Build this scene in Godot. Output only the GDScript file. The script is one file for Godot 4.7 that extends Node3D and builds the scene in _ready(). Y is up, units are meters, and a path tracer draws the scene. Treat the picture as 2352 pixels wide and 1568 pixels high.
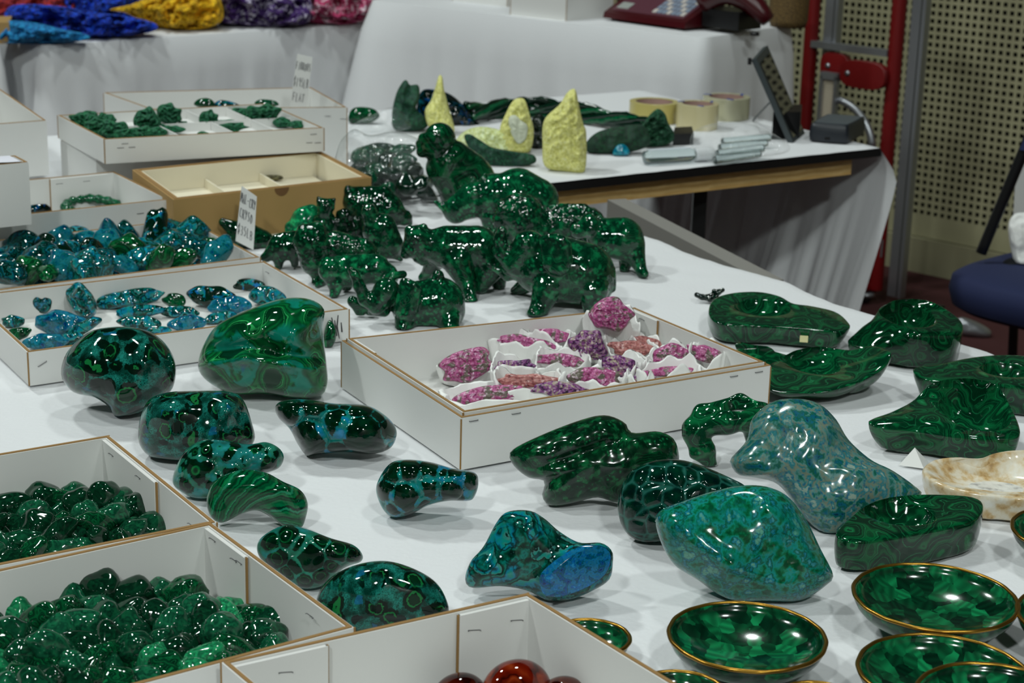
extends Node3D
# A mineral dealer's stall: table top is the reference height TY; distances in metres.
const TY := 0.747
const FL := 4200.0
var eye := Vector3(0, TY + 0.747, 0)
var fw := Vector3.FORWARD
var rt := Vector3.RIGHT
var up := Vector3.UP
var used := {}
var M := {}
var pics := {}
var jobs: Array = []

# ---------------------------------------------------------------- mesh builder
class MB:
	var v := PackedVector3Array()
	var n := PackedVector3Array()
	var uv := PackedVector2Array()
	var col := PackedColorArray()
	var idx := PackedInt32Array()
	var tint := Color.WHITE
	func quad(a: Vector3, b: Vector3, c: Vector3, d: Vector3) -> void:
		var k := v.size()
		var nn := (b - a).cross(c - a)
		if nn.length_squared() < 1e-18:
			nn = (c - a).cross(d - a)
		nn = nn.normalized()
		v.append_array(PackedVector3Array([a, b, c, d]))
		n.append_array(PackedVector3Array([nn, nn, nn, nn]))
		uv.append_array(PackedVector2Array([Vector2(0, 0), Vector2(1, 0), Vector2(1, 1), Vector2(0, 1)]))
		col.append_array(PackedColorArray([tint, tint, tint, tint]))
		idx.append_array(PackedInt32Array([k, k + 2, k + 1, k, k + 3, k + 2]))
	# p: four lower corners counter-clockwise seen from above, then the four above them
	func box8(p: Array) -> void:
		quad(p[3], p[2], p[1], p[0])
		quad(p[4], p[5], p[6], p[7])
		for i in 4:
			var j := (i + 1) % 4
			quad(p[i], p[j], p[j + 4], p[i + 4])
	func box(c: Vector3, s: Vector3, b := Basis.IDENTITY) -> void:
		var h := s / 2.0
		var p := []
		for y in [-h.y, h.y]:
			for q in [Vector2(-1, 1), Vector2(1, 1), Vector2(1, -1), Vector2(-1, -1)]:
				p.append(c + b * Vector3(q.x * h.x, y, q.y * h.z))
		box8(p)
	# smooth grid of rows x cols points; flip: 0 finds the outside of a closed shape by itself
	func grid(P: PackedVector3Array, rows: int, cols: int, wrap: bool, flip := 0, uvs := PackedVector2Array()) -> void:
		var k := v.size()
		var tri := PackedInt32Array()
		var cc := cols if wrap else cols - 1
		for r in rows - 1:
			for c in cc:
				var a := r * cols + c
				var b := r * cols + (c + 1) % cols
				tri.append_array(PackedInt32Array([a, b, a + cols, b, b + cols, a + cols]))
		if flip == 0:
			var vol := 0.0
			for t in range(0, tri.size(), 3):
				vol += P[tri[t]].dot(P[tri[t + 1]].cross(P[tri[t + 2]]))
			flip = 1 if vol < 0.0 else -1
		if flip < 0:
			for t in range(0, tri.size(), 3):
				var s := tri[t]
				tri[t] = tri[t + 1]
				tri[t + 1] = s
		var N := PackedVector3Array()
		N.resize(P.size())
		for t in range(0, tri.size(), 3):
			var i0 := tri[t]
			var i1 := tri[t + 1]
			var i2 := tri[t + 2]
			var f := (P[i2] - P[i0]).cross(P[i1] - P[i0])
			N[i0] += f
			N[i1] += f
			N[i2] += f
		if wrap:   # the two ends of a lathed or lofted shape: one normal for all points that meet there
			for r in [0, rows - 1]:
				if P[r * cols].distance_squared_to(P[r * cols + cols / 2]) < 1e-10:
					var s := Vector3.ZERO
					for c in cols:
						s += N[r * cols + c]
					for c in cols:
						N[r * cols + c] = s
		for i in N.size():
			N[i] = N[i].normalized() if N[i].length_squared() > 0.0 else Vector3.UP
		v.append_array(P)
		n.append_array(N)
		if uvs.size() == P.size():
			uv.append_array(uvs)
		else:
			var u := PackedVector2Array()
			u.resize(P.size())
			for i in P.size():
				u[i] = Vector2(float(i % cols) / cols, float(i / cols) / maxi(rows - 1, 1))
			uv.append_array(u)
		var cl := PackedColorArray()
		cl.resize(P.size())
		cl.fill(tint)
		col.append_array(cl)
		for t in tri:
			idx.append(t + k)
	func tube(path: Array, rad: Array, sides := 10) -> void:
		var P := PackedVector3Array()
		var m := path.size()
		var side := Vector3.UP
		for i in m:
			var d: Vector3 = (path[mini(i + 1, m - 1)] - path[maxi(i - 1, 0)]).normalized()
			if i == 0:
				side = d.cross(Vector3.UP if absf(d.y) < 0.9 else Vector3.RIGHT).normalized()
			side = (side - d * side.dot(d)).normalized()
			var o := d.cross(side)
			var r: float = rad[mini(i, rad.size() - 1)]
			if i == 0:
				for s in sides:
					P.append(path[0])
			for s in sides:
				var a := TAU * s / sides
				P.append(path[i] + (side * cos(a) + o * sin(a)) * r)
			if i == m - 1:
				for s in sides:
					P.append(path[i])
		grid(P, m + 2, sides, true)
	func lathe(c: Vector3, prof: Array, sides := 32, b := Basis.IDENTITY) -> void:
		var P := PackedVector3Array()
		for q in prof:
			for s in sides:
				var a := TAU * s / sides
				P.append(c + b * Vector3(cos(a) * q.x, q.y, sin(a) * q.x))
		grid(P, prof.size(), sides, true)
	func mesh(colors := false) -> ArrayMesh:
		var a := []
		a.resize(Mesh.ARRAY_MAX)
		a[Mesh.ARRAY_VERTEX] = v
		a[Mesh.ARRAY_NORMAL] = n
		a[Mesh.ARRAY_TEX_UV] = uv
		if colors:
			a[Mesh.ARRAY_COLOR] = col
		a[Mesh.ARRAY_INDEX] = idx
		var m := ArrayMesh.new()
		m.add_surface_from_arrays(Mesh.PRIMITIVE_TRIANGLES, a)
		return m

# ---------------------------------------------------------------- scene tree helpers
func numbered(called: String) -> String:
	used[called] = used.get(called, 0) + 1
	return called if used[called] == 1 else "%s_%03d" % [called, used[called] - 1]

func tag(o: Node3D, label: String, cat: String, group := "") -> Node3D:
	o.set_meta("label", label)
	o.set_meta("category", cat)
	if group:
		o.set_meta("group", group)
	return o

func thing(called: String, label: String, cat: String, at := Vector3.ZERO, group := "") -> Node3D:
	var o := Node3D.new()
	o.name = numbered(called)
	add_child(o)
	o.position = at
	return tag(o, label, cat, group)

func part(called: String, m: Mesh, mt: Material, parent: Node3D, at := Vector3.ZERO) -> MeshInstance3D:
	var o := MeshInstance3D.new()
	o.name = called
	o.mesh = m
	o.material_override = mt
	o.position = at
	parent.add_child(o, true)
	return o

func single(called: String, m: Mesh, mt: Material, label: String, cat: String, at := Vector3.ZERO, group := "") -> MeshInstance3D:
	var o := part(numbered(called), m, mt, self, at)
	tag(o, label, cat, group)
	return o

func struct(called: String, m: Mesh, mt: Material, at := Vector3.ZERO) -> MeshInstance3D:
	var o := part(called, m, mt, self, at)
	o.set_meta("kind", "structure")
	return o

# ---------------------------------------------------------------- where a sight line meets the stall
func ray(x: float, y: float) -> Vector3:
	return fw + rt * ((x - 1176.0) / FL) + up * ((784.0 - y) / FL)

func W(x: float, y: float, h := 0.0) -> Vector3:        # on the level h above the table top
	var d := ray(x, y)
	return eye + d * ((TY + h - eye.y) / d.y)

func at_depth(x: float, y: float, ref: Vector3) -> Vector3:   # as far from the eye as ref
	return eye + ray(x, y) * (ref - eye).dot(fw)

func upright(x: float, y: float, ref: Vector3, z := 0.0) -> Vector3:   # on the upright plane through ref that faces the eye, z metres nearer
	var t := Vector3(eye.x - ref.x, 0, eye.z - ref.z).normalized()
	var d := ray(x, y)
	return eye + d * ((ref + t * z - eye).dot(t) / d.dot(t))

func curve(pts: Array, count: int, closed := true) -> PackedVector3Array:   # Catmull-Rom, evenly spaced
	var m := pts.size()
	var fine := PackedVector3Array()
	for i in (m if closed else m - 1):
		var p: Array = []
		for k in [-1, 0, 1, 2]:
			p.append(pts[(i + k + m) % m] if closed else pts[clampi(i + k, 0, m - 1)])
		for s in 12:
			fine.append((p[1] as Vector3).cubic_interpolate(p[2], p[0], p[3], s / 12.0))
	fine.append(pts[0] if closed else pts[m - 1])
	var total := 0.0
	for i in fine.size() - 1:
		total += fine[i].distance_to(fine[i + 1])
	var out := PackedVector3Array()
	var step := total / (count if closed else count - 1)
	var need := 0.0
	var run := 0.0
	for i in fine.size() - 1:
		var d := fine[i].distance_to(fine[i + 1])
		while need <= run + d + 1e-9 and out.size() < count:
			out.append(fine[i].lerp(fine[i + 1], clampf((need - run) / maxf(d, 1e-9), 0, 1)))
			need += step
		run += d
	while out.size() < count:
		out.append(fine[fine.size() - 1])
	return out

func V2s(a: Array) -> Array:      # [x, y, x, y ...] to flat points
	var o := []
	for i in range(0, a.size(), 2):
		o.append(Vector3(a[i], a[i + 1], 0))
	return o

# ---------------------------------------------------------------- materials
func mat(called: String, c: Color, rough := 0.6, metal := 0.0, spec := 0.5) -> StandardMaterial3D:
	if not M.has(called):
		var m := StandardMaterial3D.new()
		m.resource_name = called
		m.albedo_color = c
		m.roughness = rough
		m.metallic = metal
		m.metallic_specular = spec
		M[called] = m
	return M[called]

func pmat(pic: String, size: float, rough := 0.07, shift := Vector3.ZERO, tone := Color.WHITE) -> StandardMaterial3D:
	var m := StandardMaterial3D.new()
	m.resource_name = pic
	m.albedo_texture = pics[pic]
	m.albedo_color = tone
	m.roughness = rough
	m.uv1_triplanar = true
	m.uv1_triplanar_sharpness = 6.0
	m.uv1_scale = Vector3.ONE / size
	m.uv1_offset = shift
	return m

func noise(kind: int, freq: float, oct: int, sd: int, warp := 0.0, ret := FastNoiseLite.RETURN_DISTANCE) -> FastNoiseLite:
	var f := FastNoiseLite.new()
	f.noise_type = kind
	f.seed = sd
	f.frequency = freq
	f.fractal_type = FastNoiseLite.FRACTAL_FBM if oct > 1 else FastNoiseLite.FRACTAL_NONE
	f.fractal_octaves = oct
	f.cellular_return_type = ret
	f.cellular_jitter = 0.9
	if warp > 0.0:
		f.domain_warp_enabled = true
		f.domain_warp_amplitude = warp
		f.domain_warp_frequency = freq * 0.8
		f.domain_warp_fractal_octaves = 2
	return f

func plane(f: FastNoiseLite, s: int) -> PackedByteArray:
	return f.get_seamless_image(s, s, false, false, 0.15, true).get_data()

static func ramp(st: Array, t: float) -> Vector3:     # st: evenly spaced Vector3 (0..255)
	var x := clampf(t, 0.0, 0.9999) * (st.size() - 1)
	var i := int(x)
	return (st[i] as Vector3).lerp(st[i + 1], x - i)

# the look of each kind of stone, cloth or wood, computed from several noises
func paint(kind: String) -> void:
	var s := 512
	var sx := FastNoiseLite.TYPE_SIMPLEX_SMOOTH
	var ce := FastNoiseLite.TYPE_CELLULAR
	var sd := kind.hash() % 1000
	var a := plane(noise(sx, 0.0042 if kind == "band" else 0.006, 2, sd, 30.0), s)
	var f := plane(noise(sx, 0.02, 5, sd + 1, 10.0), s)
	var cf := 0.022
	if kind == "speckle": cf = 0.04
	if kind == "vein": cf = 0.013
	if kind == "orb": cf = 0.018
	var wp := 42.0 if kind == "vein" else 18.0
	var d := plane(noise(ce, cf, 1, sd + 2, wp), s)
	var e := plane(noise(ce, cf, 1, sd + 2, wp, FastNoiseLite.RETURN_DISTANCE2_SUB), s)
	var g := plane(noise(ce, 0.075, 1, sd + 3, 6.0, FastNoiseLite.RETURN_DISTANCE2_SUB), s)
	var cv := plane(noise(ce, 0.05, 1, sd + 4, 8.0, FastNoiseLite.RETURN_CELL_VALUE), s)
	var dv := plane(noise(ce, cf, 1, sd + 2, wp, FastNoiseLite.RETURN_CELL_VALUE), s)
	var d6 := plane(noise(ce, 0.06, 1, sd + 7, 12.0), s)
	var w := PackedByteArray()
	w.resize(s * s * 3)
	var C := func(r, gg, b): return Vector3(r, gg, b)
	var chry := [C.call(8, 44, 62), C.call(18, 92, 112), C.call(20, 84, 66), C.call(78, 128, 126), C.call(112, 118, 100), C.call(34, 108, 120), C.call(132, 152, 140)]
	var turq := [C.call(2, 22, 22), C.call(4, 60, 46), C.call(14, 110, 106), C.call(6, 40, 40), C.call(16, 116, 150), C.call(18, 128, 122), C.call(90, 120, 120)]
	var gb := [C.call(3, 66, 40), C.call(6, 92, 56), C.call(14, 120, 96), C.call(20, 128, 128), C.call(12, 84, 60), C.call(16, 112, 140), C.call(80, 150, 130)]
	for i in s * s:
		var A := a[i] / 255.0
		var Fn := f[i] / 255.0
		var D := d[i] / 255.0
		var E := e[i] / 255.0
		var G := g[i] / 255.0
		var Q := cv[i] / 255.0
		var c := Vector3.ZERO
		match kind:
			"orb":
				var rad := 0.3 + 0.38 * (dv[i] / 255.0)
				c = Vector3(4, 52, 42).lerp(Vector3(28, 118, 106), smoothstep(0.25, 0.75, Fn))
				var lace := absf(fposmod(Fn * 9.0 + A * 2.0, 1.0) - 0.5)
				if lace < 0.14: c = c.lerp(Vector3(2, 34, 26), 0.75)
				if Q > 0.93 and A > 0.55: c = c.lerp(Vector3(14, 96, 150), 0.6)
				if A > 0.64: rad *= smoothstep(0.74, 0.64, A)
				if D < rad:
					var k := D / rad
					var c2 := Vector3(1, 13, 8).lerp(Vector3(3, 30, 18), Fn)
					if absf(k - 0.55) < 0.07 and dv[i] > 110: c2 = c2.lerp(Vector3(22, 118, 58), 0.85)
					if k < 0.42 and dv[i] > 150: c2 = c2.lerp(Vector3(4, 50, 26), 0.7)
					c = c.lerp(c2, smoothstep(1.0, 0.9, k))
			"speckle":
				c = Vector3(3, 30, 22).lerp(Vector3(8, 56, 40), Fn)
				if E < 0.22: c = c.lerp(Vector3(40, 100, 88), 0.7 * (1.0 - E / 0.22) * (0.4 + 0.6 * A))
				if D < 0.2: c = c.lerp(Vector3(4, 26, 26), 0.8)
			"vein":
				c = Vector3(2, 24, 15).lerp(Vector3(6, 44, 28), Fn)
				var wd := 0.02 + 0.75 * maxf(0.0, A - 0.42) * Fn
				if E < wd + 0.04: c = c.lerp(Vector3(24, 128, 124).lerp(Vector3(14, 104, 168), smoothstep(0.45, 0.65, Fn)), smoothstep(wd + 0.04, wd, E))
			"band":
				var p := A * 5.5 + Fn * 0.3
				var t := 0.5 + 0.3 * sin(p * TAU * 0.5) + 0.2 * sin(p * TAU * 1.4 + 1.0)
				c = Vector3(2, 38, 22).lerp(Vector3(10, 96, 52), t * t)
				var l := absf(fposmod(p, 1.0) - 0.5)
				if l < 0.06: c = c.lerp(Vector3(40, 146, 92), 0.6 * (1.0 - l / 0.06))
				var l3 := absf(fposmod(p * 2.0 + 0.2, 1.0) - 0.5)
				if l3 < 0.08: c = c.lerp(Vector3(3, 30, 18), 0.5 * (1.0 - l3 / 0.08))
			"crown":
				c = Vector3(3, 62, 30).lerp(Vector3(8, 108, 52), 0.5 + 0.5 * sin(A * 40.0))
				if absf(A - 0.3) < 0.012 or absf(A - 0.24) < 0.008: c = Vector3(50, 170, 90)
				if A < 0.24: c = Vector3(3, 46, 24)
				c = c.lerp(Vector3(16, 132, 112), smoothstep(0.56, 0.64, A) * smoothstep(0.2, 0.45, Fn))
				c = c.lerp(Vector3(10, 86, 160), smoothstep(0.92, 0.97, A))
				c = c.lerp(Vector3(2, 40, 30), 0.3 * Fn)
			"mottle":
				var sp := d6[i] / 255.0
				c = Vector3(2, 36, 22).lerp(Vector3(8, 84, 48), clampf((Fn - 0.32) * 1.5, 0, 1))
				c = c.lerp(Vector3(1, 26, 16), 0.7 * smoothstep(0.3, 0.55, sp) * smoothstep(0.4, 0.6, A))
				c = c.lerp(Vector3(18, 122, 74), 0.75 * smoothstep(0.3, 0.12, sp) * smoothstep(0.45, 0.62, A) * smoothstep(0.3, 0.8, Q))
				if A < 0.4:
					var l2 := absf(fposmod(A * 13.0, 1.0) - 0.5)
					c = c.lerp(Vector3(14, 100, 58), 0.5 * smoothstep(0.2, 0.02, l2))
				if Fn > 0.62: c = c.lerp(Vector3(14, 104, 62), smoothstep(0.62, 0.75, Fn) * 0.6)
			"chry":
				c = ramp(chry, Fn * 1.3 - 0.15 + (A - 0.5) * 0.5)
				var sp2 := d6[i] / 255.0
				c = c.lerp(Vector3(12, 74, 116), 0.6 * smoothstep(0.24, 0.1, sp2) * smoothstep(0.5, 0.6, A))
				c = c.lerp(Vector3(14, 84, 66), 0.6 * smoothstep(0.24, 0.1, sp2) * smoothstep(0.5, 0.4, A))
			"turq":
				c = ramp(turq, fposmod(A * 2.6 + (Fn - 0.5) * 0.9, 1.0))
				if E < 0.05: c = c.lerp(Vector3(3, 24, 20), 0.6)
			"greenblue":
				c = ramp(gb, Fn * 1.5 - 0.3 + (A - 0.5) * 0.7)
				c = c.lerp(Vector3(2, 44, 32), 0.45 * smoothstep(0.16, 0.02, G) * smoothstep(0.5, 0.7, A))
				c = c.lerp(Vector3(110, 160, 140), 0.4 * smoothstep(0.7, 0.85, Fn))
			"tumble":
				var t3 := 0.5 + 0.5 * sin(A * 13.0 + Fn * 4.0)
				c = Vector3(4, 34, 24).lerp(Vector3(22, 96, 62), t3 * 0.4 + Fn * 0.5)
			"fibre":
				c = Vector3(5, 40, 28).lerp(Vector3(24, 100, 66), Fn * 1.3 - 0.2)
				if A > 0.6: c = c.lerp(Vector3(46, 72, 66), 0.5)
			"pink":
				c = ramp([Vector3(84, 40, 58), Vector3(150, 50, 104), Vector3(176, 78, 136), Vector3(196, 108, 160), Vector3(176, 96, 120)], Fn * 1.4 - 0.2)
				if A > 0.6: c = c.lerp(Vector3(112, 104, 92), smoothstep(0.6, 0.68, A))
				if Q > 0.9: c = c.lerp(Vector3(240, 214, 232), 0.7)
				if G < 0.1: c *= 0.7
			"violet":
				c = ramp([Vector3(38, 18, 44), Vector3(88, 34, 92), Vector3(132, 66, 130), Vector3(150, 140, 124), Vector3(176, 166, 142)], Fn * 1.3 - 0.12 + (A - 0.5) * 0.7)
				if Q > 0.92: c = c.lerp(Vector3(230, 210, 230), 0.6)
			"rosy":
				c = ramp([Vector3(110, 64, 62), Vector3(164, 98, 96), Vector3(188, 128, 122), Vector3(170, 120, 110)], Fn * 1.3 - 0.15)
				if Q > 0.93: c = c.lerp(Vector3(244, 226, 222), 0.6)
			"sulfur":
				c = ramp([Vector3(170, 168, 88), Vector3(204, 202, 118), Vector3(216, 214, 138), Vector3(214, 214, 160)], Fn * 1.5 - 0.25)
				if Q > 0.85: c = c.lerp(Vector3(180, 184, 86), 0.4)
			"onyx":
				c = ramp([Vector3(120, 86, 50), Vector3(190, 160, 112), Vector3(214, 204, 182), Vector3(222, 220, 210)], 0.35 + Fn * 0.5 + (A - 0.5) * 0.8)
			"marble":
				c = ramp([Vector3(150, 150, 150), Vector3(206, 206, 200), Vector3(222, 222, 216)], Fn * 1.5 - 0.1)
			"egg":
				c = ramp([Vector3(40, 8, 4), Vector3(110, 30, 10), Vector3(124, 40, 16), Vector3(160, 84, 44), Vector3(86, 20, 8)], fposmod(A * 2.0 + Fn * 0.3, 1.0))
			"pine":
				var x := i % s
				var y := i / s
				var gr := 0.5 + 0.5 * sin(y * 0.3 + (A - 0.5) * 5.0)
				c = Vector3(204, 164, 98).lerp(Vector3(220, 186, 124), gr) + Vector3.ONE * (Fn - 0.5) * 16.0
				var kd := Vector2(x - 260, (y - 240) * 1.6).length()
				if kd < 30.0: c = c.lerp(Vector3(120, 72, 34), smoothstep(30.0, 6.0, kd))
			"basket":
				c = ramp([Vector3(40, 28, 12), Vector3(96, 74, 36), Vector3(120, 96, 50)], Fn * 1.4 - 0.2)
			"dye_blue":
				c = ramp([Vector3(4, 10, 40), Vector3(6, 40, 160), Vector3(10, 70, 215), Vector3(14, 100, 220)], Fn * 1.6 - 0.3)
				if E < 0.08: c = c.lerp(Vector3(6, 8, 20), 0.8)
			"dye_sky":
				c = ramp([Vector3(6, 60, 110), Vector3(14, 120, 180), Vector3(40, 150, 200)], Fn * 1.5 - 0.25)
			"dye_yellow":
				c = ramp([Vector3(190, 140, 8), Vector3(226, 178, 14), Vector3(236, 196, 40)], Fn * 1.5 - 0.25)
				if E < 0.07 and A > 0.45: c = c.lerp(Vector3(24, 20, 10), 0.85)
			"dye_purple":
				c = ramp([Vector3(22, 10, 44), Vector3(58, 26, 96), Vector3(84, 44, 120)], Fn * 1.4 - 0.2)
				if A > 0.62: c = c.lerp(Vector3(196, 190, 206), smoothstep(0.62, 0.7, A))
			"dye_pink":
				c = ramp([Vector3(120, 14, 54), Vector3(176, 36, 90), Vector3(206, 110, 150)], Fn * 1.4 - 0.2)
				if A > 0.55: c = c.lerp(Vector3(214, 196, 204), smoothstep(0.55, 0.68, A))
			"dye_red":
				c = ramp([Vector3(90, 14, 20), Vector3(170, 40, 34), Vector3(60, 20, 70)], Fn * 1.4 - 0.2)
		w[i * 3] = clampi(int(c.x), 0, 255)
		w[i * 3 + 1] = clampi(int(c.y), 0, 255)
		w[i * 3 + 2] = clampi(int(c.z), 0, 255)
	done[kind] = Image.create_from_data(s, s, false, Image.FORMAT_RGB8, w)

var done := {}

func paint_mosaic() -> void:      # chips of banded malachite fitted together
	var s := 512
	var rng := RandomNumberGenerator.new()
	rng.seed = 5
	var n := 15
	var cells := []
	for i in n * n:
		var an := rng.randf() * TAU
		cells.append([rng.randf(), rng.randf(), rng.randf(), cos(an), sin(an), rng.randf_range(0.12, 0.4), rng.randf()])
	var w := PackedByteArray()
	w.resize(s * s * 3)
	for y in s:
		for x in s:
			var px := float(x) / s * n
			var py := float(y) / s * n
			var bi := 0
			var bd := 9.0
			for j: int in [-1, 0, 1]:
				for k: int in [-1, 0, 1]:
					var gx := int(px) + k
					var gy := int(py) + j
					var id := posmod(gy, n) * n + posmod(gx, n)
					var q: Array = cells[id]
					var dx: float = gx + q[0] - px
					var dy: float = gy + q[1] - py
					var dd := absf(dx * q[3] + dy * q[4]) * 0.8 + absf(dy * q[3] - dx * q[4]) * 1.3
					if dd < bd:
						bd = dd
						bi = id
			var cc: Array = cells[bi]
			var t := 0.5 + 0.5 * sin((x * cc[3] + y * cc[4]) * cc[5] + cc[6] * 6.0)
			var br: float = cc[2] * cc[2] * cc[2]
			var c := Vector3(2, 36, 22).lerp(Vector3(10, 96, 54), cc[2] * 0.8).lerp(Vector3(24, 140, 84), br * 0.8) * (0.72 + 0.28 * t)
			var i := (y * s + x) * 3
			w[i] = int(c.x)
			w[i + 1] = int(c.y)
			w[i + 2] = int(c.z)
	done["mosaic"] = Image.create_from_data(s, s, false, Image.FORMAT_RGB8, w)

func paint_all() -> void:
	var kinds := ["orb", "speckle", "vein", "band", "crown", "mottle", "chry", "turq", "greenblue", "tumble", "fibre", "pink", "violet", "rosy", "sulfur", "onyx", "marble", "egg", "pine", "basket", "dye_blue", "dye_sky", "dye_yellow", "dye_purple", "dye_pink", "dye_red", "mosaic"]
	for k in kinds:
		done[k] = null
	var task := WorkerThreadPool.add_group_task(func(i): if kinds[i] == "mosaic": paint_mosaic() else: paint(kinds[i]), kinds.size(), -1, true)
	WorkerThreadPool.wait_for_group_task_completion(task)
	for k in kinds:
		pics[k] = ImageTexture.create_from_image(done[k])

# ---------------------------------------------------------------- the hall
const WALL_O := Vector3(1.149, 0, -6.104)
var RB := Basis(Vector3(0.745, 0, 0.667), Vector3.UP, Vector3(-0.667, 0, 0.745))

func R(x: float, y: float, z: float) -> Vector3:      # hall axes: x along the perforated wall, z away from it
	return WALL_O + RB * Vector3(x, y, z)

func set_view() -> void:
	var pi_ := deg_to_rad(16.7)
	var ro := deg_to_rad(1.5)
	fw = Vector3(0, -sin(pi_), -cos(pi_))
	var u0 := Vector3(0, cos(pi_), -sin(pi_))
	rt = Vector3.RIGHT * cos(ro) + u0 * sin(ro)
	up = u0 * cos(ro) - Vector3.RIGHT * sin(ro)
	var cam := Camera3D.new()
	cam.name = "camera"
	cam.transform = Transform3D(Basis(rt, up, -fw), eye)
	var at := CameraAttributesPhysical.new()
	at.frustum_focal_length = 64.286
	at.frustum_focus_distance = 1.95
	at.exposure_aperture = 12.0
	at.frustum_near = 0.05
	at.frustum_far = 60.0
	cam.attributes = at
	cam.current = true
	add_child(cam)
	cam.fov = rad_to_deg(2.0 * atan(784.0 / FL))
	var e := Environment.new()
	e.background_mode = Environment.BG_COLOR
	e.background_color = Color(0, 0, 0)
	e.tonemap_mode = Environment.TONE_MAPPER_LINEAR
	e.tonemap_exposure = 1.0
	e.sdfgi_enabled = true
	e.ssao_enabled = true
	e.ssil_enabled = true
	var we := WorldEnvironment.new()
	we.name = "environment"
	we.environment = e
	add_child(we)

func lamp(x: float, y: float, z: float, power: float, label: String) -> void:
	var housing := MB.new()
	housing.lathe(Vector3.ZERO, [Vector2(0, 0.42), Vector2(0.05, 0.42), Vector2(0.06, 0.3), Vector2(0.13, 0.26), Vector2(0.15, 0.12), Vector2(0.24, 0.02), Vector2(0.235, 0.0), Vector2(0.14, 0.1), Vector2(0.0, 0.12)], 28)
	var t := thing("hall_lamp", label, "lamp", Vector3(x, y, z), "high-bay lamps under the hall ceiling")
	part("housing", housing.mesh(), mat("lamp_metal", Color(0.6, 0.6, 0.6), 0.5, 0.5), t)
	var rod := MB.new()
	rod.tube([Vector3(0, 0.42, 0), Vector3(0, 6.5 - y, 0)], [0.012], 8)
	part("suspension_rod", rod.mesh(), mat("lamp_metal", Color(0.6, 0.6, 0.6)), t)
	var lens := MB.new()
	lens.lathe(Vector3.ZERO, [Vector2(0, 0.03), Vector2(0.2, 0.03), Vector2(0.2, 0.02), Vector2(0, 0.015)], 28)
	var lm := mat("lamp_lens", Color(1, 1, 1), 0.5)
	lm.emission_enabled = true
	lm.emission = Color(1.0, 1.0, 1.0)
	lm.emission_energy_multiplier = 4.0
	part("lamp_lens", lens.mesh(), lm, t)
	var l := SpotLight3D.new()
	l.name = "lamp_light"
	l.light_color = Color(0.965, 1.0, 0.985)
	l.light_energy = power
	l.light_size = 0.2
	l.spot_range = 40.0
	l.spot_attenuation = 2.0
	l.spot_angle = 76.0
	l.spot_angle_attenuation = 0.3
	l.rotation.x = -PI / 2
	l.shadow_enabled = true
	l.position = Vector3(0, -0.22, 0)
	t.add_child(l)

func light_hall() -> void:
	lamp(-2.3, 5.2, -4.6, 8.2, "high-bay hall lamp over the fabrics table")
	lamp(-3.4, 5.2, -1.6, 6.2, "high-bay hall lamp left of the stall")
	lamp(0.4, 5.2, -4.2, 3.2, "high-bay hall lamp over the plywood table")
	lamp(1.8, 5.2, -0.6, 3.0, "high-bay hall lamp right of the stall")
	lamp(-1.6, 5.0, 2.2, 9.5, "high-bay hall lamp behind the visitor's left shoulder")
	lamp(1.4, 5.0, 3.0, 9.0, "high-bay hall lamp behind the visitor's right shoulder")

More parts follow.
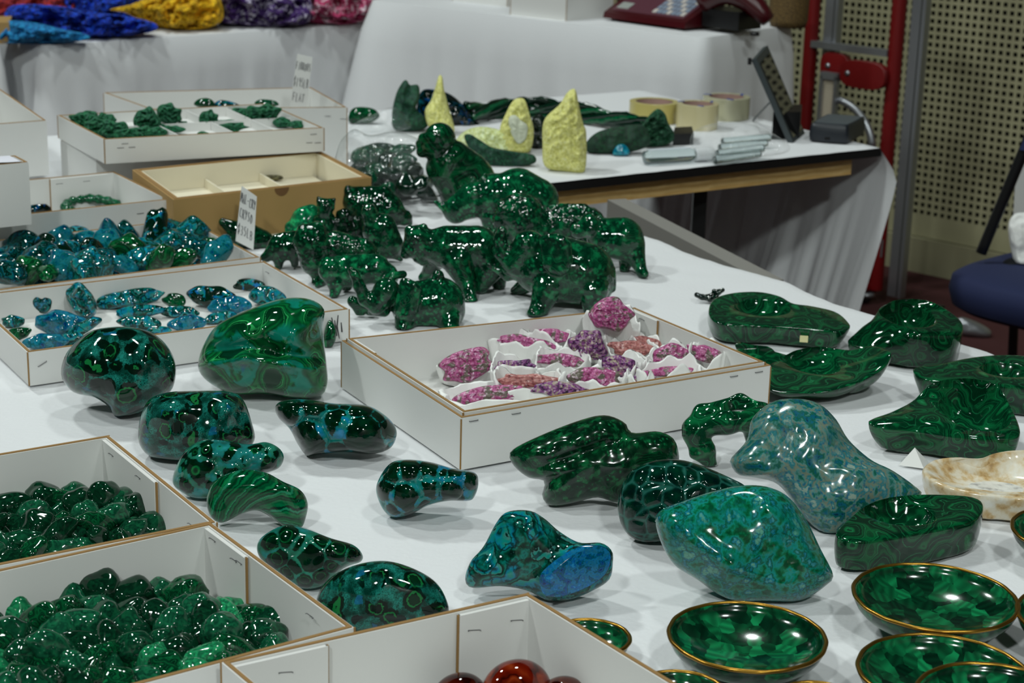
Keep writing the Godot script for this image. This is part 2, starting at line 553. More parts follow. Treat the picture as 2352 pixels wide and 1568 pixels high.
func room() -> void:
	var grey := mat("hall_paint", Color(0.5, 0.5, 0.49), 0.8)
	var carpet := mat("carpet", Color(0.23, 0.06, 0.065), 0.95)
	var f := MB.new()
	f.box(R(-1, -0.1, 7), Vector3(17, 0.2, 15), RB)
	struct("floor", f.mesh(), carpet)
	var c := MB.new()
	c.box(R(-1, 6.6, 7), Vector3(17, 0.2, 15), RB)
	struct("ceiling", c.mesh(), mat("dark_ceiling", Color(0.3, 0.3, 0.3), 0.9))
	for w in [["wall_left", Vector3(-9.1, 3.25, 7), Vector3(0.2, 6.5, 14.4)], ["wall_right", Vector3(7.1, 3.25, 7), Vector3(0.2, 6.5, 14.4)], ["wall_front", Vector3(-1, 3.25, 14.1), Vector3(16.4, 6.5, 0.2)]]:
		var m := MB.new()
		m.box(R(w[1].x, w[1].y, w[1].z), w[2], RB)
		struct(w[0], m.mesh(), grey)
	# the acoustic wall: a beige sheet pierced by square holes in front of a dark cavity, over a plain plinth
	var beige := mat("beige_paint", Color(0.56, 0.545, 0.43), 0.55)
	var wall := MB.new()
	wall.box(R(-1, 3.25, -0.16), Vector3(16.4, 6.5, 0.2), RB)
	var wb := struct("wall_back", wall.mesh(), mat("cavity_black", Color(0.02, 0.02, 0.02), 0.9))
	var sheet := MB.new()
	var p := 0.025
	var y0 := TY - 0.561
	var cols := 150
	var rows := 62
	var x0 := -2.0
	var hs := 0.0072
	for r in rows:
		for q in cols:
			var cx := x0 + (q + 0.5) * p
			var cy := y0 + (r + 0.5) * p
			var P := func(dx, dy, dz): return R(cx + dx, cy + dy, dz)
			var h := p / 2
			sheet.quad(P.call(-h, -h, 0), P.call(h, -h, 0), P.call(h, -hs, 0), P.call(-h, -hs, 0))
			sheet.quad(P.call(-h, hs, 0), P.call(h, hs, 0), P.call(h, h, 0), P.call(-h, h, 0))
			sheet.quad(P.call(-h, -hs, 0), P.call(-hs, -hs, 0), P.call(-hs, hs, 0), P.call(-h, hs, 0))
			sheet.quad(P.call(hs, -hs, 0), P.call(h, -hs, 0), P.call(h, hs, 0), P.call(hs, hs, 0))
			for k in 4:
				var a := Vector2(-hs, -hs).rotated(k * PI / 2)
				var b := Vector2(hs, -hs).rotated(k * PI / 2)
				sheet.quad(P.call(a.x, a.y, -0.004), P.call(b.x, b.y, -0.004), P.call(b.x, b.y, 0), P.call(a.x, a.y, 0))
	part("perforated_panel", sheet.mesh(), beige, wb)
	var rest := MB.new()
	rest.box(R(-5.5, (y0 + 6.5) / 2, -0.02), Vector3(7.0, 6.5 - y0, 0.04), RB)
	rest.box(R(4.375, (y0 + 6.5) / 2, -0.02), Vector3(5.25, 6.5 - y0, 0.04), RB)
	rest.box(R(-0.125, (y0 + rows * p + 6.5) / 2, -0.02), Vector3(3.75, 6.5 - y0 - rows * p, 0.04), RB)
	rest.box(R(-1, (y0 + 0.117) / 2, -0.02), Vector3(16, y0 - 0.117, 0.04), RB)
	part("plain_panel", rest.mesh(), beige, wb)
	var uw := MB.new()
	uw.box(R(-1, (y0 + rows * p + 6.5) / 2, 0.01), Vector3(16, 6.5 - y0 - rows * p, 0.05), RB)
	part("upper_panel", uw.mesh(), mat("upper_paint", Color(0.2, 0.2, 0.2), 0.8), wb)
	var base := MB.new()
	base.box(R(-1, 0.057, 0.0), Vector3(16, 0.115, 0.05), RB)
	struct("baseboard_back", base.mesh(), mat("plinth_beige", Color(0.52, 0.505, 0.40), 0.6))

# ---------------------------------------------------------------- tables and their cloths
const ADIR := Vector3(0.828, 0, -0.56)      # along the stall, to the right and away
const VDIR := Vector3(0.56, 0, 0.828)       # along its right edge, towards the eye

func cloth() -> StandardMaterial3D:
	var m := mat("white_cloth", Color(0.86, 0.865, 0.875), 0.85)
	if not m.heightmap_enabled:
		m.rim_enabled = true
		m.rim = 0.2
		m.heightmap_enabled = true
		m.heightmap_scale = 0.03
		m.heightmap_texture = pics["weave"]
		m.uv1_triplanar = true
		m.uv1_world_triplanar = true
		m.uv1_scale = Vector3.ONE * 3.5
	return m

func weave() -> void:
	var n := NoiseTexture2D.new()
	n.width = 512
	n.height = 512
	n.seamless = true
	n.noise = noise(FastNoiseLite.TYPE_SIMPLEX, 0.05, 4, 77)
	pics["weave"] = n

# a cloth over a rectangular table: level top, rounded edge, skirt in soft folds down to drop
func draped(called: String, label: String, c: Array, drop: float, flare: float, sd: int, lift := 0.0, wide := 0.0) -> void:
	var corner := []
	for i in 4:
		var a: Vector3 = c[i]
		var p: Vector3 = c[(i + 3) % 4]
		var q: Vector3 = c[(i + 1) % 4]
		corner.append(a + (p - a).normalized() * 0.04)
		corner.append(a + (q - a).normalized() * 0.04)
	var line := PackedVector3Array()
	var norm := PackedVector3Array()
	var mid := ((c[0] + c[1] + c[2] + c[3]) as Vector3) / 4.0
	for i in 8:
		var a: Vector3 = corner[i]
		var b: Vector3 = corner[(i + 1) % 8]
		var k := 8 if i % 2 == 0 else maxi(8, int(a.distance_to(b) / 0.012))
		for j in k:
			var t := float(j) / k
			if i % 2 == 0:
				var cc: Vector3 = c[i / 2]
				line.append(a.lerp(cc, t).lerp(cc.lerp(b, t), t))
			else:
				line.append(a.lerp(b, t))
	var n := line.size()
	for i in n:
		var d := (line[(i + 2) % n] - line[(i - 2 + n) % n]).normalized()
		var o := Vector3(-d.z, 0, d.x)
		norm.append(o if o.dot(line[i] - mid) > 0 else -o)
	var fold := noise(FastNoiseLite.TYPE_SIMPLEX_SMOOTH, 1.0, 2, sd)
	var P := PackedVector3Array()
	var rows := 0
	for k in [0.0, 0.5, 0.9, 0.98]:
		for i in n:
			P.append(mid.lerp(line[i], k) + Vector3(0, TY + lift, 0))
		rows += 1
	var run := 0.0
	var at := PackedFloat32Array()
	for i in n:
		at.append(run)
		run += line[i].distance_to(line[(i + 1) % n])
	for k in 22:
		var t := k / 21.0
		for i in n:
			var fo := fold.get_noise_2d(at[i] * 4.2, t * 0.5 + sd) + 0.45 * fold.get_noise_2d(at[i] * 11.0, 40.0 + t)
			var out := 0.012 * minf(1.0, t * 12.0) + t * (flare + wide * smoothstep(0.25, 0.0, line[i].distance_to(c[0]))) + fo * 0.055 * smoothstep(0.02, 0.7, t)
			var down := drop * t - 0.012 * (1.0 - minf(1.0, t * 10.0)) * 0.0
			P.append(line[i] + norm[i] * out + Vector3(0, TY + lift - down - 0.006 * minf(1.0, t * 20.0), 0))
		rows += 1
	var m := MB.new()
	m.grid(P, rows, n, true, 0)
	single(called, m.mesh(), cloth(), label, "tablecloth")

func folding_table(called: String, label: String, c: Array, lift := 0.0) -> void:
	var mid := ((c[0] + c[1] + c[2] + c[3]) as Vector3) / 4.0
	var t := thing(called, label, "table", Vector3(mid.x, 0, mid.z))
	var top := MB.new()
	var b := []
	for y in [TY + lift - 0.03, TY + lift - 0.009]:
		for q in c:
			b.append((q as Vector3 - mid) * (0.985 if lift == 0.0 and c[0].z > -5.0 else 0.93) + Vector3(0, y, 0))
	top.box8(b)
	part("tabletop", top.mesh(), mat("table_laminate", Color(0.45, 0.42, 0.38), 0.5), t)
	for q in c:
		var l := MB.new()
		var at: Vector3 = (q - mid) * 0.86
		l.tube([at, at + Vector3(0, TY + lift - 0.03, 0)], [0.016], 10)
		part("leg", l.mesh(), mat("black_metal", Color(0.03, 0.03, 0.035), 0.45), t)

func tables() -> void:
	# the stall table nearest the eye
	var o := Vector3(-0.015, 0, -3.55)
	var c := [o - ADIR * 2.6 + VDIR * 2.4, o + VDIR * 2.4 + ADIR * 0.0, o, o - ADIR * 2.6]
	folding_table("stall_table", "long stall table under the white cloth that carries the stones", c)
	var n1 := noise(FastNoiseLite.TYPE_SIMPLEX_SMOOTH, 3.0, 3, 9)
	var n2 := noise(FastNoiseLite.TYPE_SIMPLEX_SMOOTH, 9.0, 2, 19, 0.0)
	var P := PackedVector3Array()
	var cols := 180
	var rows := 200
	for r in rows:
		for k in cols:
			var v := 2.42 * r / (rows - 1.0)
			var u := -2.6 + 2.65 * k / (cols - 1.0)
			var q := o + VDIR * v + ADIR * minf(u, 0.0)
			var edge := 0.003 * n2.get_noise_1d(v * 2.0) + 0.02 * n1.get_noise_1d(v * 0.8)
			q += ADIR * edge * smoothstep(-0.3, 0.0, u)
			var y := -0.0005 - 0.0035 * (0.5 + 0.5 * n1.get_noise_2d(q.x, q.z)) - 0.0012 * (0.5 + 0.5 * n2.get_noise_2d(q.x, q.z * 1.6))
			# two pressed creases where the cloth was folded
			for cr in [-0.52, -1.28]:
				y += 0.0012 * exp(-pow((u - cr) / 0.012, 2.0)) * 0.9
			if u > 0.0:
				y -= u * 1.0
				q += ADIR * (0.012 * minf(1.0, u * 30.0) + 0.02 * u * n1.get_noise_1d(v * 3.0 + 90.0))
			P.append(q + Vector3(0, TY + y, 0))
	var m := MB.new()
	m.grid(P, rows, cols, false, 1)
	if m.n[rows * cols / 2].y < 0.0:
		m = MB.new()
		m.grid(P, rows, cols, false, -1)
	single("stall_cloth", m.mesh(), cloth(), "white cloth spread over the near stall table under the polished stones", "tablecloth")
	far_table()
	var hi := 0.12
	draped("display_cloth", "white cloth draped over the rear table that carries the red scale", [Vector3(-0.474, 0, -5.73), Vector3(0.50, 0, -5.01), Vector3(0.80, 0, -5.37), Vector3(-0.19, 0, -6.1)], TY + hi - 0.015, 0.03, 4, hi, 0.2)
	folding_table("display_table", "rear table hidden under the white cloth below the red scale", [Vector3(-0.474, 0, -5.73), Vector3(0.50, 0, -5.01), Vector3(0.80, 0, -5.37), Vector3(-0.19, 0, -6.1)], hi)
	draped("fabric_table_cloth", "white cloth draped over the rear table heaped with dyed fabrics", [Vector3(-1.40, 0, -5.39), Vector3(-0.43, 0, -6.18), Vector3(-0.84, 0, -6.68), Vector3(-1.81, 0, -5.89)], 0.73, 0.025, 11)
	folding_table("fabric_table", "rear table under the white cloth that carries the dyed fabrics", [Vector3(-1.40, 0, -5.39), Vector3(-0.43, 0, -6.18), Vector3(-0.84, 0, -6.68), Vector3(-1.81, 0, -5.89)])
	draped("side_cloth", "white cloth on the rear table at the far left edge", [Vector3(-2.6, 0, -5.3), Vector3(-1.52, 0, -5.39), Vector3(-1.9, 0, -5.84), Vector3(-2.6, 0, -5.9)], 0.73, 0.02, 23)
	folding_table("side_table", "rear table under the white cloth at the far left edge", [Vector3(-2.6, 0, -5.3), Vector3(-1.52, 0, -5.39), Vector3(-1.9, 0, -5.84), Vector3(-2.6, 0, -5.9)])

func far_table() -> void:
	var d := Vector3(0.841, 0, -0.54)
	var b := Vector3(-0.54, 0, -0.841)
	var o := Vector3(0.824, 0, -4.089)
	var t := thing("plywood_table", "plywood table with a black front edge and a pine rail", "table", o)
	var at := func(s, q, y): return d * s + b * q + Vector3(0, y, 0)
	var top := MB.new()
	top.box8([at.call(-3.2, 0.0, TY - 0.02), at.call(0, 0.0, TY - 0.02), at.call(0, 0.9, TY - 0.02), at.call(-3.2, 0.9, TY - 0.02), at.call(-3.2, 0.0, TY - 0.004), at.call(0, 0.0, TY - 0.004), at.call(0, 0.9, TY - 0.004), at.call(-3.2, 0.9, TY - 0.004)])
	part("tabletop", top.mesh(), mat("black_laminate", Color(0.035, 0.037, 0.045), 0.5), t)
	var rail := MB.new()
	rail.box8([at.call(-3.18, 0.03, TY - 0.062), at.call(-0.06, 0.03, TY - 0.062), at.call(-0.06, 0.05, TY - 0.062), at.call(-3.18, 0.05, TY - 0.062), at.call(-3.18, 0.03, TY - 0.02), at.call(-0.06, 0.03, TY - 0.02), at.call(-0.06, 0.05, TY - 0.02), at.call(-3.18, 0.05, TY - 0.02)])
	var pine := pmat("pine", 0.32, 0.6)
	part("pine_rail", rail.mesh(), pine, t)
	for q in [[-0.42, 0.12], [-0.42, 0.8], [-2.9, 0.12], [-2.9, 0.8]]:
		var l := MB.new()
		l.box(at.call(q[0], q[1], TY / 2 - 0.02), Vector3(0.03, TY - 0.04, 0.03))
		part("leg", l.mesh(), mat("black_metal", Color(0.03, 0.03, 0.035), 0.45), t)
	# its cloth: flush along the front, hanging to the floor over the right end
	var n1 := noise(FastNoiseLite.TYPE_SIMPLEX_SMOOTH, 3.0, 3, 31)
	var P := PackedVector3Array()
	var cols := 150
	var rows := 90
	for r in rows:
		for k in cols:
			var q := 0.9 * r / (rows - 1.0)
			var s := -3.2 + 3.9 * k / (cols - 1.0)
			var p := o + d * minf(s, 0.0) + b * q
			var y := 0.0002 - 0.0012 * (0.5 + 0.5 * n1.get_noise_2d(p.x, p.z))
			if s > 0.0:
				y -= s * 1.02
				var fo := n1.get_noise_2d(q * 2.6, 3.0) + 0.4 * n1.get_noise_2d(q * 7.0, 8.0)
				p += d * (0.02 * minf(1.0, s * 20.0) + (fo * 0.05 - 0.07) * smoothstep(0.0, 0.6, s)) + b * (-0.05 * (1.0 - q / 0.9) * smoothstep(0.0, 0.08, s) + 0.16 * (1.0 - q / 0.9) * s)
			else:
				p -= b * 0.004 * n1.get_noise_1d(s * 4.0) * smoothstep(0.06, 0.0, q)
			P.append(p + Vector3(0, TY + y, 0))
	var m := MB.new()
	m.grid(P, rows, cols, false, -1)
	if m.n[20].y < 0.0:
		m = MB.new()
		m.grid(P, rows, cols, false, 1)
	single("plywood_table_cloth", m.mesh(), cloth(), "white cloth on the plywood table hanging down over its right end", "tablecloth")

# ---------------------------------------------------------------- cardboard trays
# c: four plan corners (front left, front right, back right, back left) on the tray's own base
func tray(called: String, label: String, c: Array, base: float, h: float, o := {}) -> Node3D:
	var th: float = o.get("t", 0.006)
	var mid := ((c[0] + c[1] + c[2] + c[3]) as Vector3) / 4.0
	mid.y = TY + base
	var T := thing(called, label, o.get("cat", "tray"), mid)
	var p := []
	var q := []
	for i in 4:
		var a := Vector3(c[i].x, TY + base, c[i].z) - mid
		var e1 := (c[(i + 1) % 4] - c[i]) as Vector3
		var e0 := (c[(i + 3) % 4] - c[i]) as Vector3
		e1.y = 0
		e0.y = 0
		p.append(a)
		q.append(a + e1.normalized() * th + e0.normalized() * th)
	var skin: Material = o.get("skin", mat("white_card", Color(0.84, 0.84, 0.83), 0.7))
	var inner: Material = o.get("inner", skin)
	var raw := mat("raw_edge", o.get("edge", Color(0.56, 0.43, 0.25)), 0.9)
	var Y := Vector3.UP
	var bottom := MB.new()
	bottom.box8([p[0], p[1], p[2], p[3], p[0] + Y * 0.004, p[1] + Y * 0.004, p[2] + Y * 0.004, p[3] + Y * 0.004])
	part("bottom_panel", bottom.mesh(), inner, T)
	var edge := MB.new()
	var hs: Array = o.get("heights", [h, h, h, h])
	for i in 4:
		var j := (i + 1) % 4
		var wm := MB.new()
		var hh: float = hs[i]
		var lo := Y * 0.004
		var up0 := Y * (hh - 0.001)
		wm.box8([p[i] + lo, p[j] + lo, q[j] + lo, q[i] + lo, p[i] + up0, p[j] + up0, q[j] + up0, q[i] + up0])
		part("side_panel", wm.mesh(), skin, T)
		# two liners with the brown flute showing between and along the cut
		var a: Vector3 = p[i].lerp(q[i], 0.22)
		var b: Vector3 = p[j].lerp(q[j], 0.22)
		var c1: Vector3 = p[j].lerp(q[j], 0.78)
		var d: Vector3 = p[i].lerp(q[i], 0.78)
		edge.box8([a + up0, b + up0, c1 + up0, d + up0, a + Y * hh, b + Y * hh, c1 + Y * hh, d + Y * hh])
		if o.get("seams", true):
			edge.box(p[i] + Y * hh / 2, Vector3(0.0016, hh * 0.98, 0.0016), Basis(Y, 0.6))
	part("cut_edge", edge.mesh(), raw, T)
	if o.has("inner"):
		for i in 4:
			var j := (i + 1) % 4
			var nn := ((q[(i + 3) % 4] - q[i]) as Vector3).normalized() * 0.003
			var lm := MB.new()
			lm.box8([q[i] + Y * 0.004, q[j] + Y * 0.004, q[j] + nn + Y * 0.004, q[i] + nn + Y * 0.004, q[i] + Y * (h - 0.002), q[j] + Y * (h - 0.002), q[j] + nn + Y * (h - 0.002), q[i] + nn + Y * (h - 0.002)])
			part("liner", lm.mesh(), inner, T)
	if o.has("sleeve"):
		var g: float = o.sleeve
		var sl := MB.new()
		var se := MB.new()
		for i in 4:
			var j := (i + 1) % 4
			var oi: Vector3 = p[i] + (p[i] - q[i]) * g
			var oj: Vector3 = p[j] + (p[j] - q[j]) * g
			var ii: Vector3 = p[i] + (p[i] - q[i]) * 0.25
			var ij: Vector3 = p[j] + (p[j] - q[j]) * 0.25
			var t0 := Y * (h * 0.93)
			sl.box8([oi, oj, ij, ii, oi + t0, oj + t0, ij + t0, ii + t0])
			se.box8([oi.lerp(ii, 0.1) + t0, oj.lerp(ij, 0.1) + t0, oj.lerp(ij, 0.9) + t0, oi.lerp(ii, 0.9) + t0, oi.lerp(ii, 0.1) + t0 + Y * 0.0008, oj.lerp(ij, 0.1) + t0 + Y * 0.0008, oj.lerp(ij, 0.9) + t0 + Y * 0.0008, oi.lerp(ii, 0.9) + t0 + Y * 0.0008])
			se.box(oi + Y * h * 0.46, Vector3(0.0014, h * 0.9, 0.0014), Basis(Y, 0.6))
		var sp := part("outer_sleeve", sl.mesh(), skin, T)
		part("cut_edge", se.mesh(), raw, sp)
	# glued flaps inside at the ends of the long sides: [wall, from, to]
	for fl in o.get("flaps", []):
		var i: int = fl[0]
		var j := (i + 1) % 4
		var inn := (q[i] - p[i]) as Vector3
		var nrm := ((p[(i + 3) % 4] - p[i]) as Vector3).normalized()
		var a: Vector3 = q[i].lerp(q[j], fl[1]) + nrm * 0.0002
		var b: Vector3 = q[i].lerp(q[j], fl[2]) + nrm * 0.0002
		var fm := MB.new()
		var lo := Y * 0.004
		var hi := Y * (h * 0.97)
		fm.box8([a + lo, b + lo, b + nrm * 0.004 + lo, a + nrm * 0.004 + lo, a + hi, b + hi, b + nrm * 0.004 + hi, a + nrm * 0.004 + hi])
		var fp := part("corner_flap", fm.mesh(), inner, T)
		var fe := MB.new()
		var cut: Vector3 = a if fl[1] > 0.01 else b
		fe.box(cut + nrm * 0.002 + Y * h * 0.49, Vector3(0.0022, h * 0.96, 0.0026), Basis(Y, 0.6))
		part("cut_edge", fe.mesh(), raw, fp)
	# wire staples: [wall, along, up, outside]
	for s in o.get("staples", []):
		var i: int = s[0]
		var j := (i + 1) % 4
		var nrm := ((p[i] - p[(i + 3) % 4]) as Vector3).normalized()
		var dir := ((p[j] - p[i]) as Vector3).normalized()
		var pos: Vector3 = (p[i].lerp(p[j], s[1]) + nrm * (0.0006 + float(o.get("sleeve", 0.0)) * th)) if s[3] else (q[i].lerp(q[j], s[1]) - nrm * (0.0012 if s[3] else 0.0048))
		pos += Y * (h * s[2])
		var sm := MB.new()
		var sl: Vector3 = dir * 0.006 + Y * (s[4] if s.size() > 4 else 0.0)
		sm.tube([pos - sl - nrm * 0.001, pos - sl * 0.92 + nrm * 0.0006, pos + sl * 0.92 + nrm * 0.0006, pos + sl - nrm * 0.001], [0.00045], 6)
		part("staple", sm.mesh(), mat("wire", Color(0.42, 0.42, 0.43), 0.4, 0.8), T)
	return T

func flat(x: float, y: float, h: float) -> Vector3:
	var p := W(x, y, h)
	return Vector3(p.x, 0, p.z)

# corners from three of them; the fourth completes the rectangle
func quad3(a: Vector3, b: Vector3, c: Vector3) -> Array:
	return [a, b, c, a + c - b]

func trays() -> void:
	var both := [[2, 0.0, 0.16], [2, 0.84, 1.0]]
	tray("specimen_tray", "deep white cardboard tray holding the pink crystals in tissue", [flat(1064, 946, 0.068), flat(1757, 830, 0.068), flat(1458, 705, 0.068), flat(797, 776, 0.068)], 0, 0.068,
		{"flaps": [[1, 0.78, 1.0], [3, 0.0, 0.2]], "sleeve": 0.9, "staples": [[0, 0.025, 0.85, true], [0, 0.155, 0.85, true], [0, 0.88, 0.85, true], [0, 0.97, 0.85, true], [1, 0.9, 0.88, false], [3, 0.12, 0.85, false], [3, 0.32, 0.85, false]]})
	tray("chrysocolla_tray", "white tray of loosely spread turquoise stones, scribbled at its right corner", quad3(flat(63, 808, 0.046), flat(802, 709, 0.046), flat(608, 599, 0.046)), 0, 0.046,
		{"edge": Color(0.5, 0.33, 0.16), "staples": [[0, 0.04, 0.6, true, 0.003], [0, 0.11, 0.55, true, 0.004], [1, 0.9, 0.8, false]]})
	var ct := get_node("chrysocolla_tray") as Node3D
	var ca := W(63, 808, 0.046) - ct.position
	var cb := W(802, 709, 0.046) - ct.position
	var cn := (cb - ca).cross(Vector3.UP).normalized()
	if cn.dot(eye - ct.position) < 0: cn = -cn
	var sk := MB.new()
	for st: Array in [[0.94, 0.2, 0.948, 0.6, 0.941, 0.95], [0.95, 0.3, 0.957, 0.8], [0.962, 0.15, 0.958, 0.5, 0.966, 0.9], [0.972, 0.4, 0.975, 0.7]]:
		var path := []
		for k in range(0, st.size(), 2): path.append(ca.lerp(cb, st[k]) - Vector3(0, 0.046 * float(st[k + 1]), 0) + cn * 0.0005)
		sk.tube(path, [0.0007, 0.0012, 0.0005], 6)
	part("ink_scribble", sk.mesh(), mat("ink_grey", Color(0.2, 0.19, 0.2), 0.7), ct)
	tray("crowded_tray", "white cardboard tray crowded with turquoise stones behind the price card", quad3(W(598, 590, 0.043) - ADIR * 0.46, W(598, 590, 0.043), W(432, 502, 0.043)), 0, 0.043, {"edge": Color(0.5, 0.33, 0.16)})
	var t6 := quad3(W(498, 1198, 0.075) - Vector3(0.84, 0, -0.54) * 0.42, W(498, 1198, 0.075), W(250, 998, 0.075))
	tray("pebble_tray", "rear one of two white trays of green pebbles at the lower left", t6, 0, 0.075, {"flaps": [[1, 0.46, 1.0]], "staples": [[1, 0.62, 0.86, false], [1, 0.9, 0.86, false], [1, 0.12, 0.8, false]]})
	var d7 := (W(818, 1442, 0.075) - W(485, 1198, 0.075)).normalized()
	var b7 := W(485, 1198, 0.075)
	var c7 := W(814, 1438.5, 0.075)
	var a7 := Vector3(-d7.z, 0, d7.x)
	if a7.x > 0: a7 = -a7
	tray("pebble_tray", "front one of two white trays of green pebbles at the lower left", [c7 + a7 * 0.44, c7, b7, b7 + a7 * 0.44], 0, 0.075, {"flaps": [[1, 0.68, 1.0]], "staples": [[1, 0.72, 0.86, false], [1, 0.93, 0.9, false], [1, 0.76, 0.84, false], [1, 0.2, 0.86, false]]})
	var br := W(1213, 1359, 0.085)
	var bl := W(508, 1518, 0.085)
	var d8 := (W(1557, 1568, 0.085) - br).normalized()
	tray("egg_tray", "white cardboard tray of brown stone eggs cut off by the bottom edge", [bl + d8 * 0.28, br + d8 * 0.28, br, bl], 0, 0.085, {"flaps": [[2, 0.0, 0.25], [2, 0.7, 1.0]], "staples": [[2, 0.045, 0.78, false, 0.001], [2, 0.2, 0.78, false, 0.001], [2, 0.84, 0.8, false, 0.001], [2, 0.955, 0.74, false, 0.001]]})
	# the stack behind: fibrous malachite on top of a closed carton
	tray("fibrous_tray", "divided white tray of dull green fibrous clusters with a price card", [flat(239, 319.5, 0.135), flat(744, 293, 0.135), flat(616, 237, 0.135), flat(132, 264, 0.135)], 0.09, 0.045,
		{"staples": [[0, 0.09, 0.78, true], [0, 0.07, 0.62, true], [0, 0.12, 0.62, true], [0, 0.95, 0.75, true], [0, 0.93, 0.4, true], [0, 0.97, 0.38, true]]})
	var ft := get_node("fibrous_tray") as Node3D
	var lv := MB.new()
	var fq := []
	for q: Vector3 in [W(239, 319.5, 0.135), W(744, 293, 0.135), W(616, 237, 0.135), W(132, 264, 0.135)]: fq.append(q - Vector3(0, 0.023, 0))
	var fm := (fq[0] + fq[1] + fq[2] + fq[3]) as Vector3 / 4.0
	var lp := []
	for y in [0.0, 0.003]:
		for q: Vector3 in fq: lp.append(fm + (q - fm) * 0.96 - ft.position + Vector3(0, y, 0))
	lv.box8(lp)
	part("insert_panel", lv.mesh(), mat("white_card", Color(0.84, 0.84, 0.83), 0.7), ft)
	for dv: Array in [[0.34, 0.0, 0.34, 1.0], [0.6, 0.0, 0.6, 1.0], [0.8, 0.0, 0.8, 1.0], [0.0, 0.5, 1.0, 0.5]]:
		var e0: Vector3 = lp[0].lerp(lp[1], dv[0]).lerp((lp[3] as Vector3).lerp(lp[2], dv[0]), dv[1])
		var e1: Vector3 = lp[0].lerp(lp[1], dv[2]).lerp((lp[3] as Vector3).lerp(lp[2], dv[2]), dv[3])
		var sd := (e1 - e0).cross(Vector3.UP).normalized() * 0.0012
		var dm := MB.new()
		var hi := Vector3(0, 0.019, 0)
		dm.box8([e0 - sd, e0 + sd, e1 + sd, e1 - sd, e0 - sd + hi, e0 + sd + hi, e1 + sd + hi, e1 - sd + hi])
		part("divider", dm.mesh(), mat("white_card", Color(0.84, 0.84, 0.83), 0.7), ft)
	tray("carton", "white cardboard carton under the tray of fibrous green clusters", [flat(218, 301, 0.135), flat(706, 278, 0.135), flat(616, 238, 0.135), flat(136, 266, 0.135)], 0.0, 0.089, {"cat": "carton", "seams": false})
	tray("rear_tray", "long white tray behind the fibrous clusters with a few polished stones inside", [flat(345, 250, 0.12), flat(797, 246, 0.12), flat(715, 200, 0.12), flat(238, 212, 0.12)], 0.0, 0.12, {"edge": Color(0.7, 0.62, 0.5), "staples": [[0, 0.9, 0.85, true], [0, 0.98, 0.8, true]]})
	var bc := mat("brown_card", Color(0.66, 0.53, 0.32), 0.75)
	var ic := mat("cream_card", Color(0.86, 0.83, 0.74), 0.7)
	tray("brown_box", "open brown cardboard box with a cream inside and a thumb notch", quad3(flat(398, 457, 0.085), flat(853, 406, 0.085), flat(735, 345, 0.085)), 0, 0.085, {"skin": bc, "inner": ic, "cat": "box", "edge": Color(0.62, 0.48, 0.28), "seams": false, "t": 0.012})
	var bx := get_node("brown_box") as Node3D
	var cr := []
	for q in [flat(398, 457, 0.085), flat(853, 406, 0.085), flat(735, 345, 0.085)]: cr.append(q + Vector3(0, TY, 0) - bx.position)
	cr.append(cr[0] + cr[2] - cr[1])
	var im := MB.new()
	var ip := []
	for y in [0.038, 0.041]:
		for q: Vector3 in cr: ip.append(q * 0.88 + Vector3(0, y, 0))
	im.box8(ip)
	part("insert_panel", im.mesh(), ic, bx)
	for f in [0.34, 0.67]:
		var a: Vector3 = ip[4].lerp(ip[5], f)
		var b: Vector3 = ip[7].lerp(ip[6], f)
		var sd := (b - a).cross(Vector3.UP).normalized() * 0.0015
		var dm := MB.new()
		var hv := Vector3(0, 0.016, 0)
		dm.box8([a - sd, a + sd, b + sd, b - sd, a - sd + hv, a + sd + hv, b + sd + hv, b - sd + hv])
		part("divider", dm.mesh(), ic, bx)
	var fd := ((cr[1] - cr[0]) as Vector3).normalized()
	var fo := fd.cross(Vector3.UP)
	if fo.dot(eye - bx.position) < 0: fo = -fo
	var nc: Vector3 = cr[0].lerp(cr[1], 0.53) + Vector3(0, 0.0835, 0) + fo * 0.0004
	var nm := MB.new()
	var prev := nc + fd * 0.014
	for k in 14:
		var an := PI * (k + 1) / 14.0
		var nx := nc + fd * (0.014 * cos(an)) - Vector3(0, 0.014 * sin(an), 0)
		nm.quad(nc, nx, prev, prev)
		nm.quad(nc + fo * 0.0006, prev + fo * 0.0006, nx + fo * 0.0006, nx + fo * 0.0006)
		nm.quad(prev, nx, nx + fo * 0.0006, prev + fo * 0.0006)
		prev = nx
	part("thumb_notch", nm.mesh(), mat("notch_brown", Color(0.44, 0.31, 0.17), 0.8), bx).set_meta("label", "darker half-round thumb notch")
	tray("bracelet_tray", "white tray with a green bracelet in it, left of the brown box", quad3(W(393, 457, 0.075) - ADIR * 0.4, W(393, 457, 0.075), W(262, 393, 0.075)), 0, 0.075, {"flaps": [[2, 0.0, 0.3]], "edge": Color(0.66, 0.62, 0.55), "staples": [[2, 0.13, 0.85, false], [2, 0.26, 0.85, false], [0, 0.86, 0.75, true], [0, 0.96, 0.6, true]]})
	tray("paper_box", "tall white cardboard box with white paper on it at the left edge", quad3(W(73, 515, 0.077) - ADIR * 0.35, W(73, 515, 0.077), W(73, 515, 0.077) - VDIR * 0.06), 0.077, 0.1, {"cat": "box", "seams": false, "edge": Color(0.6, 0.55, 0.45)})
	var r0 := W(113, 402, 0.03)
	tray("open_box", "tall open white cardboard box standing behind the paper-topped one", quad3(Vector3(r0.x, 0, r0.z) - ADIR * 0.3, Vector3(r0.x, 0, r0.z), W(0, 176, 0.16) * Vector3(1, 0, 1)), 0.03, 0.105, {"cat": "box", "seams": false, "edge": Color(0.7, 0.66, 0.58)})

